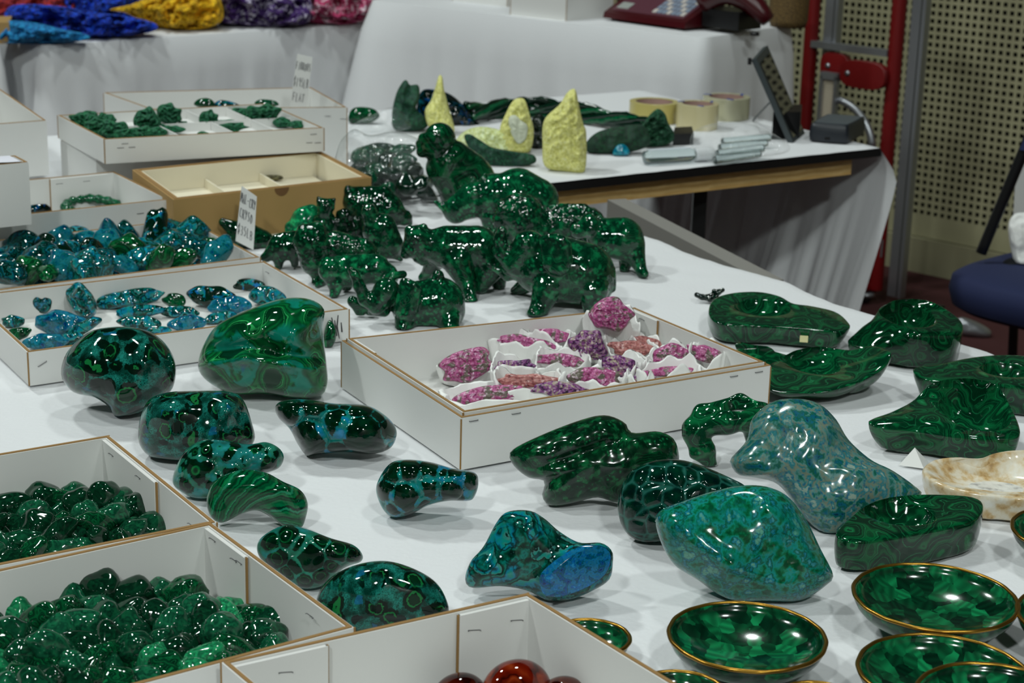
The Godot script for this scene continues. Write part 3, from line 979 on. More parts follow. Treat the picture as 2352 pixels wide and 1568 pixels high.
# ---------------------------------------------------------------- polished stones
# a solid swelling out of its outline: line is the outline in sight-line coordinates, T its half thickness in the same unit
func stone(called: String, label: String, line: Array, T: float, mt: Material, o := {}) -> MeshInstance3D:
	var pts := V2s(line)
	var low: Vector3 = pts[0]
	var c := Vector3.ZERO
	for p: Vector3 in pts:
		c += p / pts.size()
		if p.y > low.y: low = p
	if o.has("c"): c = Vector3(o.c[0], o.c[1], 0)
	var lift: float = o.get("lift", 0.0)
	var ref := W(low.x, low.y, lift)
	if o.has("foot"): ref = W(o.foot[0], o.foot[1], lift)
	var mpp := (ref - eye).dot(fw) / FL
	var cols: int = o.get("cols", 88)
	var rows: int = o.get("rows", 46)
	var ring := curve(pts, cols)
	var ns := noise(FastNoiseLite.TYPE_CELLULAR if o.has("crinkle") else FastNoiseLite.TYPE_SIMPLEX_SMOOTH, o.get("nf", 14.0), o.get("no", 2), label.hash() % 997)
	var amp: float = o.get("amp", 0.12)
	var ee: float = o.get("e", 0.8)
	var P := PackedVector3Array()
	var CL := PackedColorArray()
	var skin: String = o.get("skin", "")
	var lobes: Array = o.get("lobes", [])
	var lc: Array = []
	var fine := noise(FastNoiseLite.TYPE_SIMPLEX_SMOOTH, 60.0, 4, label.hash() % 983)
	var cel := noise(FastNoiseLite.TYPE_CELLULAR, o.get("cf", 60.0), 1, 5, 0.0, FastNoiseLite.RETURN_DISTANCE2_SUB)
	for l: Array in lobes:
		var q := at_depth(l[0], l[1], ref)
		lc.append([q + (eye - q).normalized() * T * 0.75 * mpp, float(l[2]) * mpp])
	var fan := Vector3.ZERO
	if o.has("fan"): fan = at_depth(o.fan[0], o.fan[1], ref)
	var spread: float = o.get("lean", 0.0)
	for r in rows:
		var phi := PI * r / (rows - 1.0)
		var s := maxf(sin(phi), 0.0)
		var z0 := sqrt(maxf(0.0, 1.0 - pow(s, 2.0 / ee))) * signf(cos(phi))
		for k in cols:
			var p := c + (ring[k] - c) * s
			var q := at_depth(p.x, p.y, ref)
			var z: float = z0 * T * (1.0 if z0 > 0 else o.get("back", 1.0))
			z += T * amp * ns.get_noise_3d(q.x, q.y + z0 * T * mpp * 0.5, q.z + z0 * T * mpp * 0.9) * (1.0 - pow(s, 6.0)) * 1.6
			z += (c.y - p.y) * spread
			if z0 > 0.0:
				for b in o.get("bumps", []):
					var e := 0.0
					if b.size() == 4:
						e = Vector2(p.x - b[0], p.y - b[1]).length_squared() / (b[2] * b[2])
					else:
						var g := Geometry2D.get_closest_point_to_segment(Vector2(p.x, p.y), Vector2(b[0], b[1]), Vector2(b[2], b[3]))
						e = Vector2(p.x, p.y).distance_squared_to(g) / (b[4] * b[4])
					z += b[b.size() - 1] * exp(-e) * (1.0 - pow(s, 8.0))
				var dome := 0.0
				for l: Array in lobes:
					dome = maxf(dome, float(l[2]) * sqrt(maxf(0.0, 1.0 - Vector2(p.x - l[0], p.y - l[1]).length_squared() / pow(float(l[2]) * 1.25, 2.0))))
				z += dome * float(o.get("lobe_h", 0.4)) * (1.0 - pow(s, 10.0))
			if skin == "cells":
				var bq := q + (eye - q).normalized() * z * mpp
				z -= (1.0 - smoothstep(0.0, 0.5, cel.get_noise_3dv(bq) + 1.0)) * 5.0 * (1.0 - pow(s, 10.0)) * (1.0 if z0 > 0 else -1.0)
			q += (eye - q).normalized() * z * mpp
			if skin: CL.append(skin_color(skin, q, lc, mpp, fine, cel, fan, o))
			q.y = maxf(q.y, TY + lift)
			P.append(q - Vector3(ref.x, TY + lift, ref.z))
	var m := MB.new()
	m.grid(P, rows, cols, true)
	if skin:
		m.col = CL
		var vm := StandardMaterial3D.new()
		vm.resource_name = "veined_stone"
		vm.vertex_color_use_as_albedo = true
		vm.roughness = 0.05
		mt = vm
	return single(called, m.mesh(skin != ""), mt, label, o.get("cat", "stone"), Vector3(ref.x, TY + lift, ref.z), o.get("group", ""))

# the stone's own colour at a point: dark lobes parted by teal seams, growth bands round a centre, or dark cells in a pale net
func skin_color(skin: String, q: Vector3, lc: Array, mpp: float, fine: FastNoiseLite, cel: FastNoiseLite, fan: Vector3, o: Dictionary) -> Color:
	var n := fine.get_noise_3dv(q)
	var n2 := fine.get_noise_3dv(q * 0.22 + Vector3(3, 1, 2))
	var c := Vector3.ZERO
	if skin == "lobes":
		var f1 := 9.0
		var f2 := 9.0
		var r1 := 1.0
		for l: Array in lc:
			var d := q.distance_to(l[0]) / float(l[1])
			if d < f1:
				f2 = f1
				f1 = d
				r1 = d
			elif d < f2: f2 = d
		var e := f2 - f1
		c = Vector3(2, 22, 14).lerp(Vector3(5, 46, 28), 0.5 + n)
		var w: float = float(o.get("vein", 0.2)) * (1.0 + 2.2 * n + 1.6 * n2) + maxf(0.0, f1 - 1.15) * 0.9
		if e < w + 0.06: c = c.lerp((Vector3(40, 128, 104) if o.has("ring") else Vector3(26, 136, 132)).lerp(Vector3(16, 112, 160), smoothstep(0.05, 0.5, n2 + n) * (0.3 if o.has("ring") else 0.8)), smoothstep(w + 0.06, w, e) * (0.75 + 0.5 * n))
		if o.has("ring"):
			var k := absf(f1 - float(o.ring) - 0.15 * n2)
			if k < 0.05: c = c.lerp(Vector3(26, 130, 66), 0.85 * (1.0 - k / 0.05))
	elif skin == "fan":
		var d := q.distance_to(fan) / mpp + n * 5.0
		var t := 0.5 + 0.3 * sin(d * 0.33) + 0.2 * sin(d * 0.9 + 1.0)
		c = Vector3(2, 44, 26).lerp(Vector3(14, 108, 62), t)
		if fposmod(d, 34.0) < 3.5: c = c.lerp(Vector3(50, 150, 116), 0.6)
		if fposmod(d + 11.0, 21.0) < 2.5: c = c.lerp(Vector3(2, 30, 20), 0.7)
	else:
		var v := cel.get_noise_3dv(q) + 1.0
		c = Vector3(3, 26, 22).lerp(Vector3(6, 52, 36), 0.5 + n)
		c = c.lerp(Vector3(44, 104, 94), 0.75 * smoothstep(0.2, 0.0, v - 0.1 * n))
	return Color(c.x / 255.0, c.y / 255.0, c.z / 255.0).srgb_to_linear()

# a shallow vessel: top outline [x, y, height ...], bowl [x, y, height, rx, ry, depth]
func vessel(called: String, label: String, top: Array, bowl: Array, mt: Material, o := {}) -> MeshInstance3D:
	var c := W(bowl[0], bowl[1], bowl[2])
	c.y = TY
	var N := 96
	var ring: Array = []
	for i in range(0, top.size(), 3):
		ring.append(W(top[i], top[i + 1], top[i + 2]))
	var out := curve(ring, 260)
	var mpp := (c - eye).dot(fw) / FL
	var rims: Array = []      # the outline by direction round the bowl
	for i in N:
		var a := TAU * i / N
		var best := 9.0
		var hit := c
		for q in out:
			var d := absf(angle_difference(atan2(q.z - c.z, q.x - c.x), a))
			if d < best:
				best = d
				hit = q
		rims.append(hit - c)
	var sinp := (eye.y - TY) / (eye - c).length()
	var rx: float = bowl[3] * mpp
	var rz: float = bowl[4] * mpp / sinp
	var inset: float = o.get("foot", 0.86)
	var ns := noise(FastNoiseLite.TYPE_SIMPLEX_SMOOTH, 26.0, 2, label.hash() % 991)
	var rows: Array = []
	for k in 12:
		var row := PackedVector3Array()
		for i in N:
			var a := TAU * i / N
			var q: Vector3 = rims[i]
			var flat_q := Vector3(q.x, 0, q.z)
			var el := Vector3(cos(a) * rx, 0, sin(a) * rz)
			var f := 1.0 + 0.05 * ns.get_noise_2d(cos(a) * 0.05, sin(a) * 0.05 + k * 0.004)
			var hb: float = bowl[2]
			match k:
				0: row.append(Vector3.ZERO)
				1: row.append(flat_q * inset * 0.93 * f)
				2: row.append(flat_q * inset * f + Vector3(0, q.y * 0.07, 0))
				3: row.append(flat_q * lerpf(inset, 1.0, 0.6) * f + Vector3(0, q.y * 0.45, 0))
				4: row.append(flat_q * 1.0 + Vector3(0, q.y * 0.86, 0))
				5: row.append(flat_q * 0.965 + Vector3(0, q.y, 0))
				6: row.append(flat_q.lerp(el, 0.45) + Vector3(0, lerpf(q.y, hb, 0.55) + 0.001, 0))
				7: row.append(el * 1.04 + Vector3(0, hb, 0))
				8: row.append(el * 0.95 + Vector3(0, hb - bowl[5] * 0.22, 0))
				9: row.append(el * 0.72 + Vector3(0, hb - bowl[5] * 0.72, 0))
				10: row.append(el * 0.36 + Vector3(0, hb - bowl[5] * 0.98, 0))
				11: row.append(Vector3(0, hb - bowl[5], 0))
		rows.append(row)
	var P := PackedVector3Array()
	var n := 0
	for k in 11:
		for s in 4:
			for i in N:
				P.append(rows[k][i].lerp(rows[k + 1][i], s / 4.0) if k < 2 else rows[k][i].cubic_interpolate(rows[k + 1][i], rows[maxi(k - 1, 0)][i], rows[mini(k + 2, 11)][i], s / 4.0))
			n += 1
	for i in N: P.append(rows[11][i])
	for i in P.size(): P[i].y = maxf(P[i].y, 0.0)
	var m := MB.new()
	m.grid(P, n + 1, N, true)
	return single(called, m.mesh(), mt, label, o.get("cat", "ashtray"), c)

func dish(label: String, x: float, y: float, r: float, h: float, lift := 0.0, shift := 0.0, tall := 1.0) -> void:
	var c := W(x, y, h + lift)
	var R0 := r * (c - eye).dot(fw) / FL
	var t := thing("inlaid_dish", label, "dish", Vector3(c.x, TY + lift, c.z), "")
	var b := MB.new()
	var th := 0.0022
	var prof := [Vector2(0, 0.006)]
	for k in 9:
		var a := k / 8.0
		prof.append(Vector2(R0 * (0.36 + 0.62 * sin(a * PI / 2)), 0.006 + (h - 0.006) * (1.0 - cos(a * PI / 2))))
	prof.append(Vector2(R0 * 0.965, h))
	for k in 11:
		var a := 1.0 - k / 10.0
		prof.append(Vector2(maxf((R0 * 0.965 - th) * sin(a * PI / 2), 0.0), 0.0095 + (h - 0.0095) * pow(1.0 - cos(a * PI / 2), 0.9)))
	b.lathe(Vector3.ZERO, prof, 72)
	part("bowl", b.mesh(), pmat("mosaic", 0.2, 0.12, Vector3(shift, 0.3, shift * 0.7)), t)
	var g := mat("gilt_brass", Color(0.62, 0.47, 0.18), 0.28, 0.95)
	var rim := MB.new()
	var P := PackedVector3Array()
	for i in 96:
		for k in 8:
			var a := TAU * i / 96.0
			var q := TAU * k / 8.0
			var w := 1.0 + 0.006 * sin(a * 13.0 + shift * 9.0) * sin(a * 5.0)
			P.append(Vector3(cos(a), 0, sin(a)) * (R0 * 0.975 * w + cos(q) * 0.0021) + Vector3(0, h + sin(q) * 0.0019, 0))
	for k in 8: P.append(P[k])
	rim.grid(P, 97, 8, true)
	part("gilt_rim", rim.mesh(), g, t)
	var foot := MB.new()
	foot.lathe(Vector3.ZERO, [Vector2(0, 0), Vector2(R0 * 0.42, 0), Vector2(R0 * 0.42, 0.003), Vector2(R0 * 0.36, 0.008), Vector2(0, 0.008)], 48)
	part("foot", foot.mesh(), mat("dark_inlay", Color(0.03, 0.09, 0.06), 0.2), t)

func stones() -> void:
	var orb := pmat("orb", 0.15, 0.05)
	stone("polished_stone", "large round dark-orbed stone with teal lace, before the loose turquoise tray", [140, 860, 150, 815, 185, 775, 225, 755, 290, 750, 345, 762, 385, 795, 404, 840, 398, 888, 375, 915, 345, 936, 300, 954, 265, 955, 248, 932, 215, 912, 180, 905, 158, 892], 105, pmat("orb", 0.24, 0.05, Vector3(0.22, 0.1, 0.4)), {"bumps": [[190, 850, 60, 12], [330, 820, 70, 14], [240, 930, 290, 930, 30, 12]], "amp": 0.1})
	stone("polished_stone", "largest bright green polished stone with a blue crown and a banded lower shelf", [455, 832, 468, 790, 500, 745, 560, 715, 630, 690, 680, 683, 720, 690, 745, 712, 742, 760, 750, 830, 752, 880, 735, 910, 680, 915, 610, 905, 540, 905, 490, 885, 460, 858], 110, pmat("crown", 0.26, 0.04, Vector3(0.1, 0.75, 0.33)), {"bumps": [[465, 836, 560, 822, 16, 26], [560, 822, 660, 838, 16, 26], [660, 838, 745, 850, 16, 26], [490, 806, 620, 800, 20, -22], [640, 812, 730, 828, 18, -22], [560, 765, 42, 18], [672, 770, 42, 22], [612, 775, 22, -14], [640, 712, 40, 8], [730, 780, 20, -16], [520, 880, 700, 895, 40, 8]], "amp": 0.06})
	stone("polished_stone", "dark dome-shaped stone covered in black and green orbs, left of the cushion-shaped one", [317, 990, 325, 950, 345, 915, 390, 900, 460, 897, 530, 900, 560, 920, 580, 975, 585, 1010, 560, 1035, 500, 1050, 430, 1058, 375, 1055, 340, 1045, 320, 1020], 100, pmat("orb", 0.2, 0.05, Vector3(0.5, 0.62, 0.15)), {"bumps": [[400, 940, 50, 12], [530, 940, 30, 18], [470, 950, 40, -10]], "amp": 0.06})
	stone("polished_stone", "lumpy polished stone with green eyes and teal veins lying below the dark dome", [397, 1110, 405, 1070, 430, 1030, 470, 1010, 520, 1012, 570, 1020, 610, 1015, 640, 1028, 652, 1050, 640, 1075, 600, 1090, 540, 1110, 500, 1138, 460, 1145, 425, 1135], 62, pmat("orb", 0.14, 0.05, Vector3(0.1, 0.35, 0.7), Color(1.3, 1.35, 1.3)), {"cols": 240, "rows": 130, "skin": "lobes", "vein": 0.34, "ring": 0.5, "lobes": [[455, 1080, 34], [430, 1115, 22], [475, 1035, 22], [505, 1032, 14], [532, 1040, 22], [490, 1110, 24], [560, 1055, 18], [585, 1040, 20], [612, 1055, 20], [632, 1040, 14], [535, 1085, 20], [415, 1075, 16], [445, 1035, 16]], "lobe_h": 0.35, "amp": 0.08})
	stone("polished_stone", "arched polished stone with fan-shaped green banding, touching the black-eyed one", [475, 1160, 480, 1125, 505, 1095, 560, 1078, 610, 1085, 650, 1105, 690, 1125, 707, 1155, 702, 1190, 690, 1212, 655, 1210, 620, 1186, 590, 1172, 560, 1178, 512, 1200, 487, 1190], 52, pmat("band", 0.13, 0.05, Vector3(0.4, 0.2, 0.3)), {"cols": 240, "rows": 130, "c": [585, 1130], "skin": "fan", "fan": [655, 1215], "bumps": [[520, 1120, 640, 1120, 26, 10], [660, 1110, 690, 1180, 14, 14]], "amp": 0.08})
	stone("polished_stone", "black-eyed polished stone with thin green rings behind the front pebble tray", [590, 1255, 605, 1230, 650, 1207, 700, 1213, 760, 1235, 810, 1250, 832, 1272, 828, 1290, 790, 1305, 740, 1345, 690, 1350, 640, 1320, 600, 1285], 58, pmat("orb", 0.11, 0.05, Vector3(0.7, 0.1, 0.55)), {"cols": 240, "rows": 130, "skin": "lobes", "vein": 0.16, "ring": 0.75, "lobes": [[625, 1245, 20], [660, 1235, 22], [640, 1280, 22], [690, 1255, 20], [715, 1280, 30], [680, 1300, 20], [740, 1245, 18], [775, 1262, 26], [812, 1272, 18], [735, 1320, 18], [700, 1330, 18], [660, 1315, 18], [760, 1295, 18]], "lobe_h": 0.3, "amp": 0.06})
	stone("polished_stone", "dark domed stone with a teal feathered base, just above the egg tray", [722, 1410, 735, 1355, 770, 1318, 830, 1293, 890, 1288, 950, 1305, 1000, 1335, 1025, 1375, 1030, 1410, 1000, 1440, 900, 1462, 800, 1462, 740, 1445], 80, pmat("orb", 0.17, 0.05, Vector3(0.85, 0.6, 0.1)), {"bumps": [[870, 1320, 40, 8], [790, 1390, 50, 8]], "amp": 0.08})
	stone("polished_stone", "black cushion-shaped stone with teal veins between its lobes, beside the deep tray", [632, 935, 650, 920, 700, 917, 770, 926, 840, 930, 880, 950, 905, 975, 911, 1000, 895, 1030, 850, 1043, 790, 1038, 735, 1043, 705, 1046, 685, 1022, 665, 985, 640, 960], 62, pmat("vein", 0.15, 0.04, Vector3(0.3, 0.4, 0.2)), {"cols": 240, "rows": 130, "skin": "lobes", "vein": 0.13, "lobes": [[668, 940, 30], [720, 932, 28], [764, 935, 16], [792, 934, 14], [828, 945, 28], [870, 958, 20], [712, 1008, 38], [778, 975, 34], [836, 1000, 46], [885, 985, 26], [745, 965, 14], [705, 970, 16], [780, 1028, 26]], "lobe_h": 0.85, "amp": 0.04, "e": 0.7})
	stone("polished_stone", "lobed dark green stone with teal streaks alone in mid cloth", [864, 1130, 870, 1100, 895, 1065, 930, 1055, 985, 1060, 1040, 1075, 1090, 1085, 1099, 1110, 1090, 1140, 1075, 1150, 1030, 1150, 985, 1160, 945, 1180, 905, 1188, 880, 1170], 58, pmat("vein", 0.1, 0.04, Vector3(0.62, 0.1, 0.8), Color(1.25, 1.3, 1.2)), {"cols": 240, "rows": 130, "skin": "lobes", "vein": 0.22, "lobes": [[902, 1085, 26], [938, 1080, 26], [890, 1125, 24], [985, 1078, 22], [1015, 1094, 16], [1045, 1092, 18], [1080, 1102, 18], [930, 1140, 32], [985, 1118, 24], [1035, 1122, 24], [960, 1102, 12], [905, 1168, 18], [965, 1150, 18]], "lobe_h": 0.8, "amp": 0.04, "e": 0.72})
	var cut := stone("cut_stone", "three-cornered stone with a bright blue sawn face", [1068, 1330, 1080, 1290, 1110, 1255, 1140, 1200, 1165, 1175, 1215, 1172, 1250, 1190, 1285, 1220, 1330, 1245, 1380, 1246, 1405, 1264, 1408, 1290, 1400, 1330, 1360, 1357, 1310, 1376, 1260, 1379, 1210, 1356, 1150, 1346, 1085, 1350], 62, pmat("turq", 0.22, 0.05, Vector3(0.15, 0.3, 0.1), Color(0.85, 1, 0.95)), {"bumps": [[1205, 1200, 30, 12], [1120, 1305, 26, 12], [1200, 1300, 40, -8], [1330, 1260, 1250, 1340, 18, 16]], "amp": 0.1})
	var face := MB.new()
	var F := PackedVector3Array()
	var ref := W(1260, 1378)
	var rim := curve(V2s([1262, 1325, 1298, 1288, 1340, 1262, 1375, 1252, 1401, 1266, 1403, 1292, 1388, 1322, 1350, 1348, 1310, 1364, 1274, 1369]), 40)
	for k in [0.0, 0.6, 0.96, 1.0, 1.0]:
		for i in 40:
			var p := Vector3(1335, 1312, 0).lerp(rim[i], k)
			var q := at_depth(p.x, p.y, ref)
			q += (eye - q).normalized() * (66.0 - (p.x - 1335) * 0.5 - (p.y - 1312) * 0.25) * 2.0 / 4650.0
			F.append(q - cut.position)
	for i in 40:
		F[160 + i] += (W(1200, 1300) - W(1330, 1310)) * 0.16
	face.grid(F, 5, 40, true)
	part("cut_face", face.mesh(), pmat("chry", 0.11, 0.08, Vector3(0.2, 0.5, 0.3), Color(0.3, 0.85, 1.25)), cut).set_meta("label", "flat sawn face of bright blue and green")
	stone("polished_stone", "two-lobed fibrous green stone with grey seams in front of the deep tray", [1170, 1050, 1180, 1030, 1240, 1000, 1330, 965, 1390, 953, 1435, 970, 1452, 993, 1510, 990, 1545, 1005, 1558, 1035, 1556, 1070, 1520, 1082, 1450, 1110, 1420, 1152, 1370, 1142, 1310, 1157, 1265, 1161, 1245, 1140, 1250, 1105, 1215, 1097, 1185, 1075], 66, pmat("mottle", 0.17, 0.12, Vector3(0.1, 0.6, 0.2), Color(1.05, 1.0, 0.95)), {"c": [1370, 1065], "bumps": [[1200, 1045, 1400, 975, 28, 14], [1275, 1120, 32, 20], [1450, 1050, 40, 18], [1540, 1030, 26, 14], [1240, 1070, 1420, 1010, 10, -12], [1350, 1110, 24, -8]], "amp": 0.22, "nf": 18.0})
	stone("polished_stone", "dark egg-shaped stone with brain-like pitted cells, left of the bright green-blue boulder", [1420, 1180, 1424, 1125, 1450, 1082, 1500, 1058, 1560, 1055, 1620, 1072, 1680, 1098, 1715, 1120, 1720, 1160, 1680, 1195, 1620, 1222, 1550, 1240, 1480, 1245, 1440, 1225], 80, pmat("speckle", 0.17, 0.09, Vector3(0.2, 0.2, 0.7)), {"cols": 240, "rows": 130, "skin": "cells", "cf": 52.0, "amp": 0.06})
	stone("polished_boulder", "tall grey-blue mottled boulder, the highest of the large stones", [1676, 1060, 1690, 1040, 1715, 1010, 1728, 960, 1775, 922, 1830, 915, 1880, 926, 1920, 962, 1950, 1010, 2000, 1055, 2050, 1080, 2100, 1115, 2117, 1137, 2085, 1180, 2020, 1205, 1960, 1218, 1900, 1229, 1850, 1190, 1790, 1115, 1740, 1098, 1695, 1090], 80, pmat("chry", 0.2, 0.14, Vector3(0.3, 0.1, 0.6)), {"c": [1880, 1075], "foot": [1900, 1200], "lean": -0.25, "bumps": [[1715, 1050, 36, 22], [1770, 960, 30, 14], [1860, 1040, 60, 14], [1830, 1000, 1800, 1080, 20, -16], [1950, 1130, 60, 10]], "amp": 0.12, "nf": 16.0})
	stone("polished_boulder", "broad green and turquoise boulder in front of the grey-blue one", [1505, 1195, 1520, 1170, 1570, 1150, 1630, 1130, 1700, 1115, 1760, 1117, 1810, 1140, 1850, 1190, 1885, 1260, 1914, 1320, 1900, 1342, 1860, 1370, 1820, 1381, 1750, 1380, 1690, 1380, 1650, 1365, 1600, 1330, 1550, 1298, 1520, 1250], 95, pmat("greenblue", 0.16, 0.1, Vector3(0.7, 0.4, 0.1)), {"c": [1710, 1240], "bumps": [[1530, 1200, 1680, 1300, 30, 20], [1680, 1300, 1840, 1370, 30, 10], [1600, 1190, 60, 10], [1760, 1150, 1880, 1280, 26, 14], [1800, 1290, 40, -10]], "amp": 0.08})

func vessels() -> void:
	var b1 := pmat("band", 0.16, 0.06, Vector3(0.2, 0.7, 0.4))
	var a1 := vessel("stone_ashtray", "oval malachite ashtray with a small price sticker on its front", [1627, 712, .032, 1640, 685, .034, 1680, 672, .034, 1740, 669, .034, 1790, 679, .034, 1825, 697, .032, 1870, 703, .03, 1920, 715, .03, 1947, 737, .03, 1950, 752, .03, 1920, 760, .03, 1850, 754, .03, 1750, 747, .03, 1680, 745, .031, 1640, 735, .032], [1752, 706, .031, 66, 19, .02], b1, {"foot": 0.92})
	var st := MB.new()
	var rim := W(1848, 756, 0.03) - a1.position
	var sp := Vector3(rim.x, 0, rim.z) * 1.0 + Vector3(0, 0.016, 0)
	var so := Vector3(eye.x - a1.position.x, 0, eye.z - a1.position.z).normalized()
	st.box(sp + so * 0.0012, Vector3(0.0115, 0.0095, 0.0012), Basis(Vector3.UP.cross(so), Vector3.UP, so))
	var sk := part("price_sticker", st.mesh(), mat("sticker", Color(0.82, 0.8, 0.6), 0.7), a1)
	sk.set_meta("label", "small cream price sticker")
	vessel("stone_ashtray", "tall block-shaped malachite ashtray with a deep round bowl, at the table edge", [1948, 778, .024, 1990, 745, .04, 2022, 710, .055, 2052, 690, .062, 2105, 686, .064, 2155, 698, .062, 2208, 735, .056, 2205, 765, .05, 2150, 768, .05, 2095, 768, .05, 2045, 782, .036, 1985, 797, .022], [2084, 724, .054, 60, 27, .026], pmat("band", 0.13, 0.05, Vector3(0.6, 0.2, 0.1), Color(0.85, 0.85, 0.85)), {"foot": 0.95})
	vessel("stone_ashtray", "star-shaped malachite ashtray with upturned horns beside the deep tray", [1690, 788, .04, 1730, 784, .042, 1770, 800, .04, 1795, 816, .03, 1830, 803, .03, 1880, 795, .032, 1925, 800, .03, 1960, 803, .034, 2000, 795, .045, 2030, 800, .052, 2047, 812, .056, 2030, 838, .045, 1990, 866, .034, 1950, 882, .03, 1890, 898, .024, 1830, 900, .022, 1780, 896, .022, 1750, 880, .026, 1715, 840, .034], [1868, 832, .024, 60, 26, .016], pmat("band", 0.2, 0.05, Vector3(0.35, 0.45, 0.75), Color(1.1, 1.1, 1.1)), {"foot": 0.72})
	vessel("stone_ashtray", "flat-topped malachite ashtray cut off by the right edge, behind the winged one", [2100, 843, .042, 2150, 836, .042, 2230, 820, .042, 2310, 814, .043, 2390, 822, .043, 2440, 850, .042, 2420, 890, .04, 2330, 888, .04, 2240, 880, .04, 2150, 874, .04, 2112, 862, .04], [2312, 848, .041, 62, 17, .022], pmat("band", 0.15, 0.1, Vector3(0.75, 0.8, 0.2)), {"foot": 0.9})
	vessel("stone_ashtray", "winged malachite ashtray with a pointed left tip, above the cream dish", [1995, 965, .036, 2050, 942, .036, 2095, 918, .042, 2130, 885, .055, 2170, 870, .064, 2240, 869, .068, 2292, 885, .062, 2322, 930, .05, 2343, 980, .044, 2335, 1000, .04, 2280, 1004, .038, 2200, 998, .036, 2100, 985, .034, 2030, 980, .034], [2235, 945, .044, 74, 42, .026], pmat("band", 0.14, 0.05, Vector3(0.9, 0.3, 0.6), Color(1.05, 1.05, 1.05)), {"foot": 0.84})
	vessel("stone_ashtray", "thick oval malachite ashtray beside the largest boulders, behind the brass-rimmed dishes", [1919, 1225, .038, 1940, 1198, .04, 1980, 1165, .042, 2030, 1145, .042, 2100, 1135, .042, 2180, 1135, .042, 2240, 1141, .042, 2259, 1158, .042, 2248, 1185, .04, 2200, 1206, .038, 2120, 1222, .037, 2040, 1236, .036, 1960, 1242, .036], [2070, 1178, .038, 78, 27, .022], pmat("band", 0.15, 0.06, Vector3(0.05, 0.55, 0.9)), {"foot": 0.94})
	var on := vessel("onyx_dish", "cream onyx ashtray with brown and grey streaks at the right edge", [2118, 1078, .032, 2140, 1056, .033, 2190, 1049, .034, 2250, 1052, .034, 2280, 1041, .038, 2330, 1033, .04, 2400, 1035, .038, 2470, 1070, .034, 2460, 1120, .032, 2380, 1143, .032, 2290, 1139, .032, 2200, 1125, .032, 2140, 1102, .032], [2290, 1092, .029, 138, 34, .016], pmat("onyx", 0.11, 0.15, Vector3(0.1, 0.3, 0.5)), {"foot": 0.9})
	var il := MB.new()
	il.lathe(Vector3.ZERO, [Vector2(0, 0), Vector2(0.042, 0.0004), Vector2(0.05, 0.0016), Vector2(0.042, 0.0012), Vector2(0, 0.0012)], 48)
	part("dish_floor", il.mesh(), pmat("marble", 0.2, 0.2), on, Vector3(0.0, 0.0128, 0.0)).set_meta("label", "white marbled bottom of the dish")
	dish("brass-rimmed malachite dish standing alone in front of the turquoise boulder", 1716, 1460, 184, .034, 0, 0.1)
	dish("brass-rimmed malachite dish in front of the thick oval ashtray", 2148, 1370, 190, .036, 0, 0.45)
	dish("brass-rimmed malachite dish with another dish resting in it", 2168, 1543, 200, .034, 0, 0.7)
	dish("brass-rimmed malachite dish resting in another, cut off by the bottom edge", 2293, 1608, 190, .03, 0.026, 0.25)
	dish("malachite dish cut off by the right edge beside the onyx ashtray", 2482, 1222, 157, .034, 0, 0.9)
	dish("malachite dish cut off by the right edge, touching another dish's rim", 2521, 1420, 184, .036, 0, 0.33)
	dish("small malachite dish with a brass rim half hidden behind the egg tray corner", 1354, 1463, 95, .026, 0, 0.6)
	dish("malachite dish showing only its back rim beside the egg tray", 1562, 1590, 108, .03, 0, 0.15)
	dish("malachite dish barely showing at the bottom edge below the lone dish", 1880, 1612, 100, .03, 0, 0.8)

# ---------------------------------------------------------------- carved figures: tapered limbs melted together
var specs: Array = []
var cast: Array = []

# limbs: [x, y, z, r, x, y, z, r] along the sight lines (z and r in the same unit, z towards the eye); base: row where the figure stands
func figure(called: String, label: String, base: Array, limbs: Array, mt: Material, o := {}) -> void:
	var ref := W(base[0], base[1], o.get("lift", 0.0))
	var mpp := (ref - eye).dot(fw) / FL
	var pr := PackedFloat32Array()
	var lo := Vector3.ONE * 1e9
	var hi := -lo
	for l: Array in limbs + o.get("cuts", []):
		var b: Array = l if l.size() > 4 else l + l
		for k in [0, 4]:
			var p := (upright(b[k], b[k + 1], ref, b[k + 2] * mpp) - ref) / mpp
			pr.append_array([p.x, p.y, p.z, b[k + 3]])
			lo = lo.min(p - Vector3.ONE * (b[k + 3] + 6.0))
			hi = hi.max(p + Vector3.ONE * (b[k + 3] + 6.0))
	lo.y = maxf(lo.y, -12.0)
	specs.append({"called": called, "label": label, "ref": ref, "mpp": mpp, "pr": pr, "n": limbs.size(), "lo": lo, "hi": hi, "k": o.get("k", 8.0), "cell": o.get("cell", 3.0), "mt": mt, "amp": o.get("amp", 0.6), "nf": o.get("nf", 0.05), "cat": o.get("cat", "figurine"), "sd": label.hash() % 977, "group": o.get("group", "")})

static func dist(p: Vector3, pr: PackedFloat32Array, n: int, k: float) -> float:
	var d := 1e6
	var m := pr.size() / 8
	for i in m:
		var j := i * 8
		var a := Vector3(pr[j], pr[j + 1], pr[j + 2])
		var ba := Vector3(pr[j + 4], pr[j + 5], pr[j + 6]) - a
		var pa := p - a
		var h := clampf(pa.dot(ba) / maxf(ba.length_squared(), 1e-6), 0.0, 1.0)
		var e := (pa - ba * h).length() - lerpf(pr[j + 3], pr[j + 7], h)
		if i < n:
			var g := maxf(k - absf(d - e), 0.0)
			d = minf(d, e) - g * g / (4.0 * k)
		else:
			var g := maxf(k * 0.5 - absf(d + e), 0.0)
			d = maxf(d, -e) + g * g / (2.0 * k)
	return d

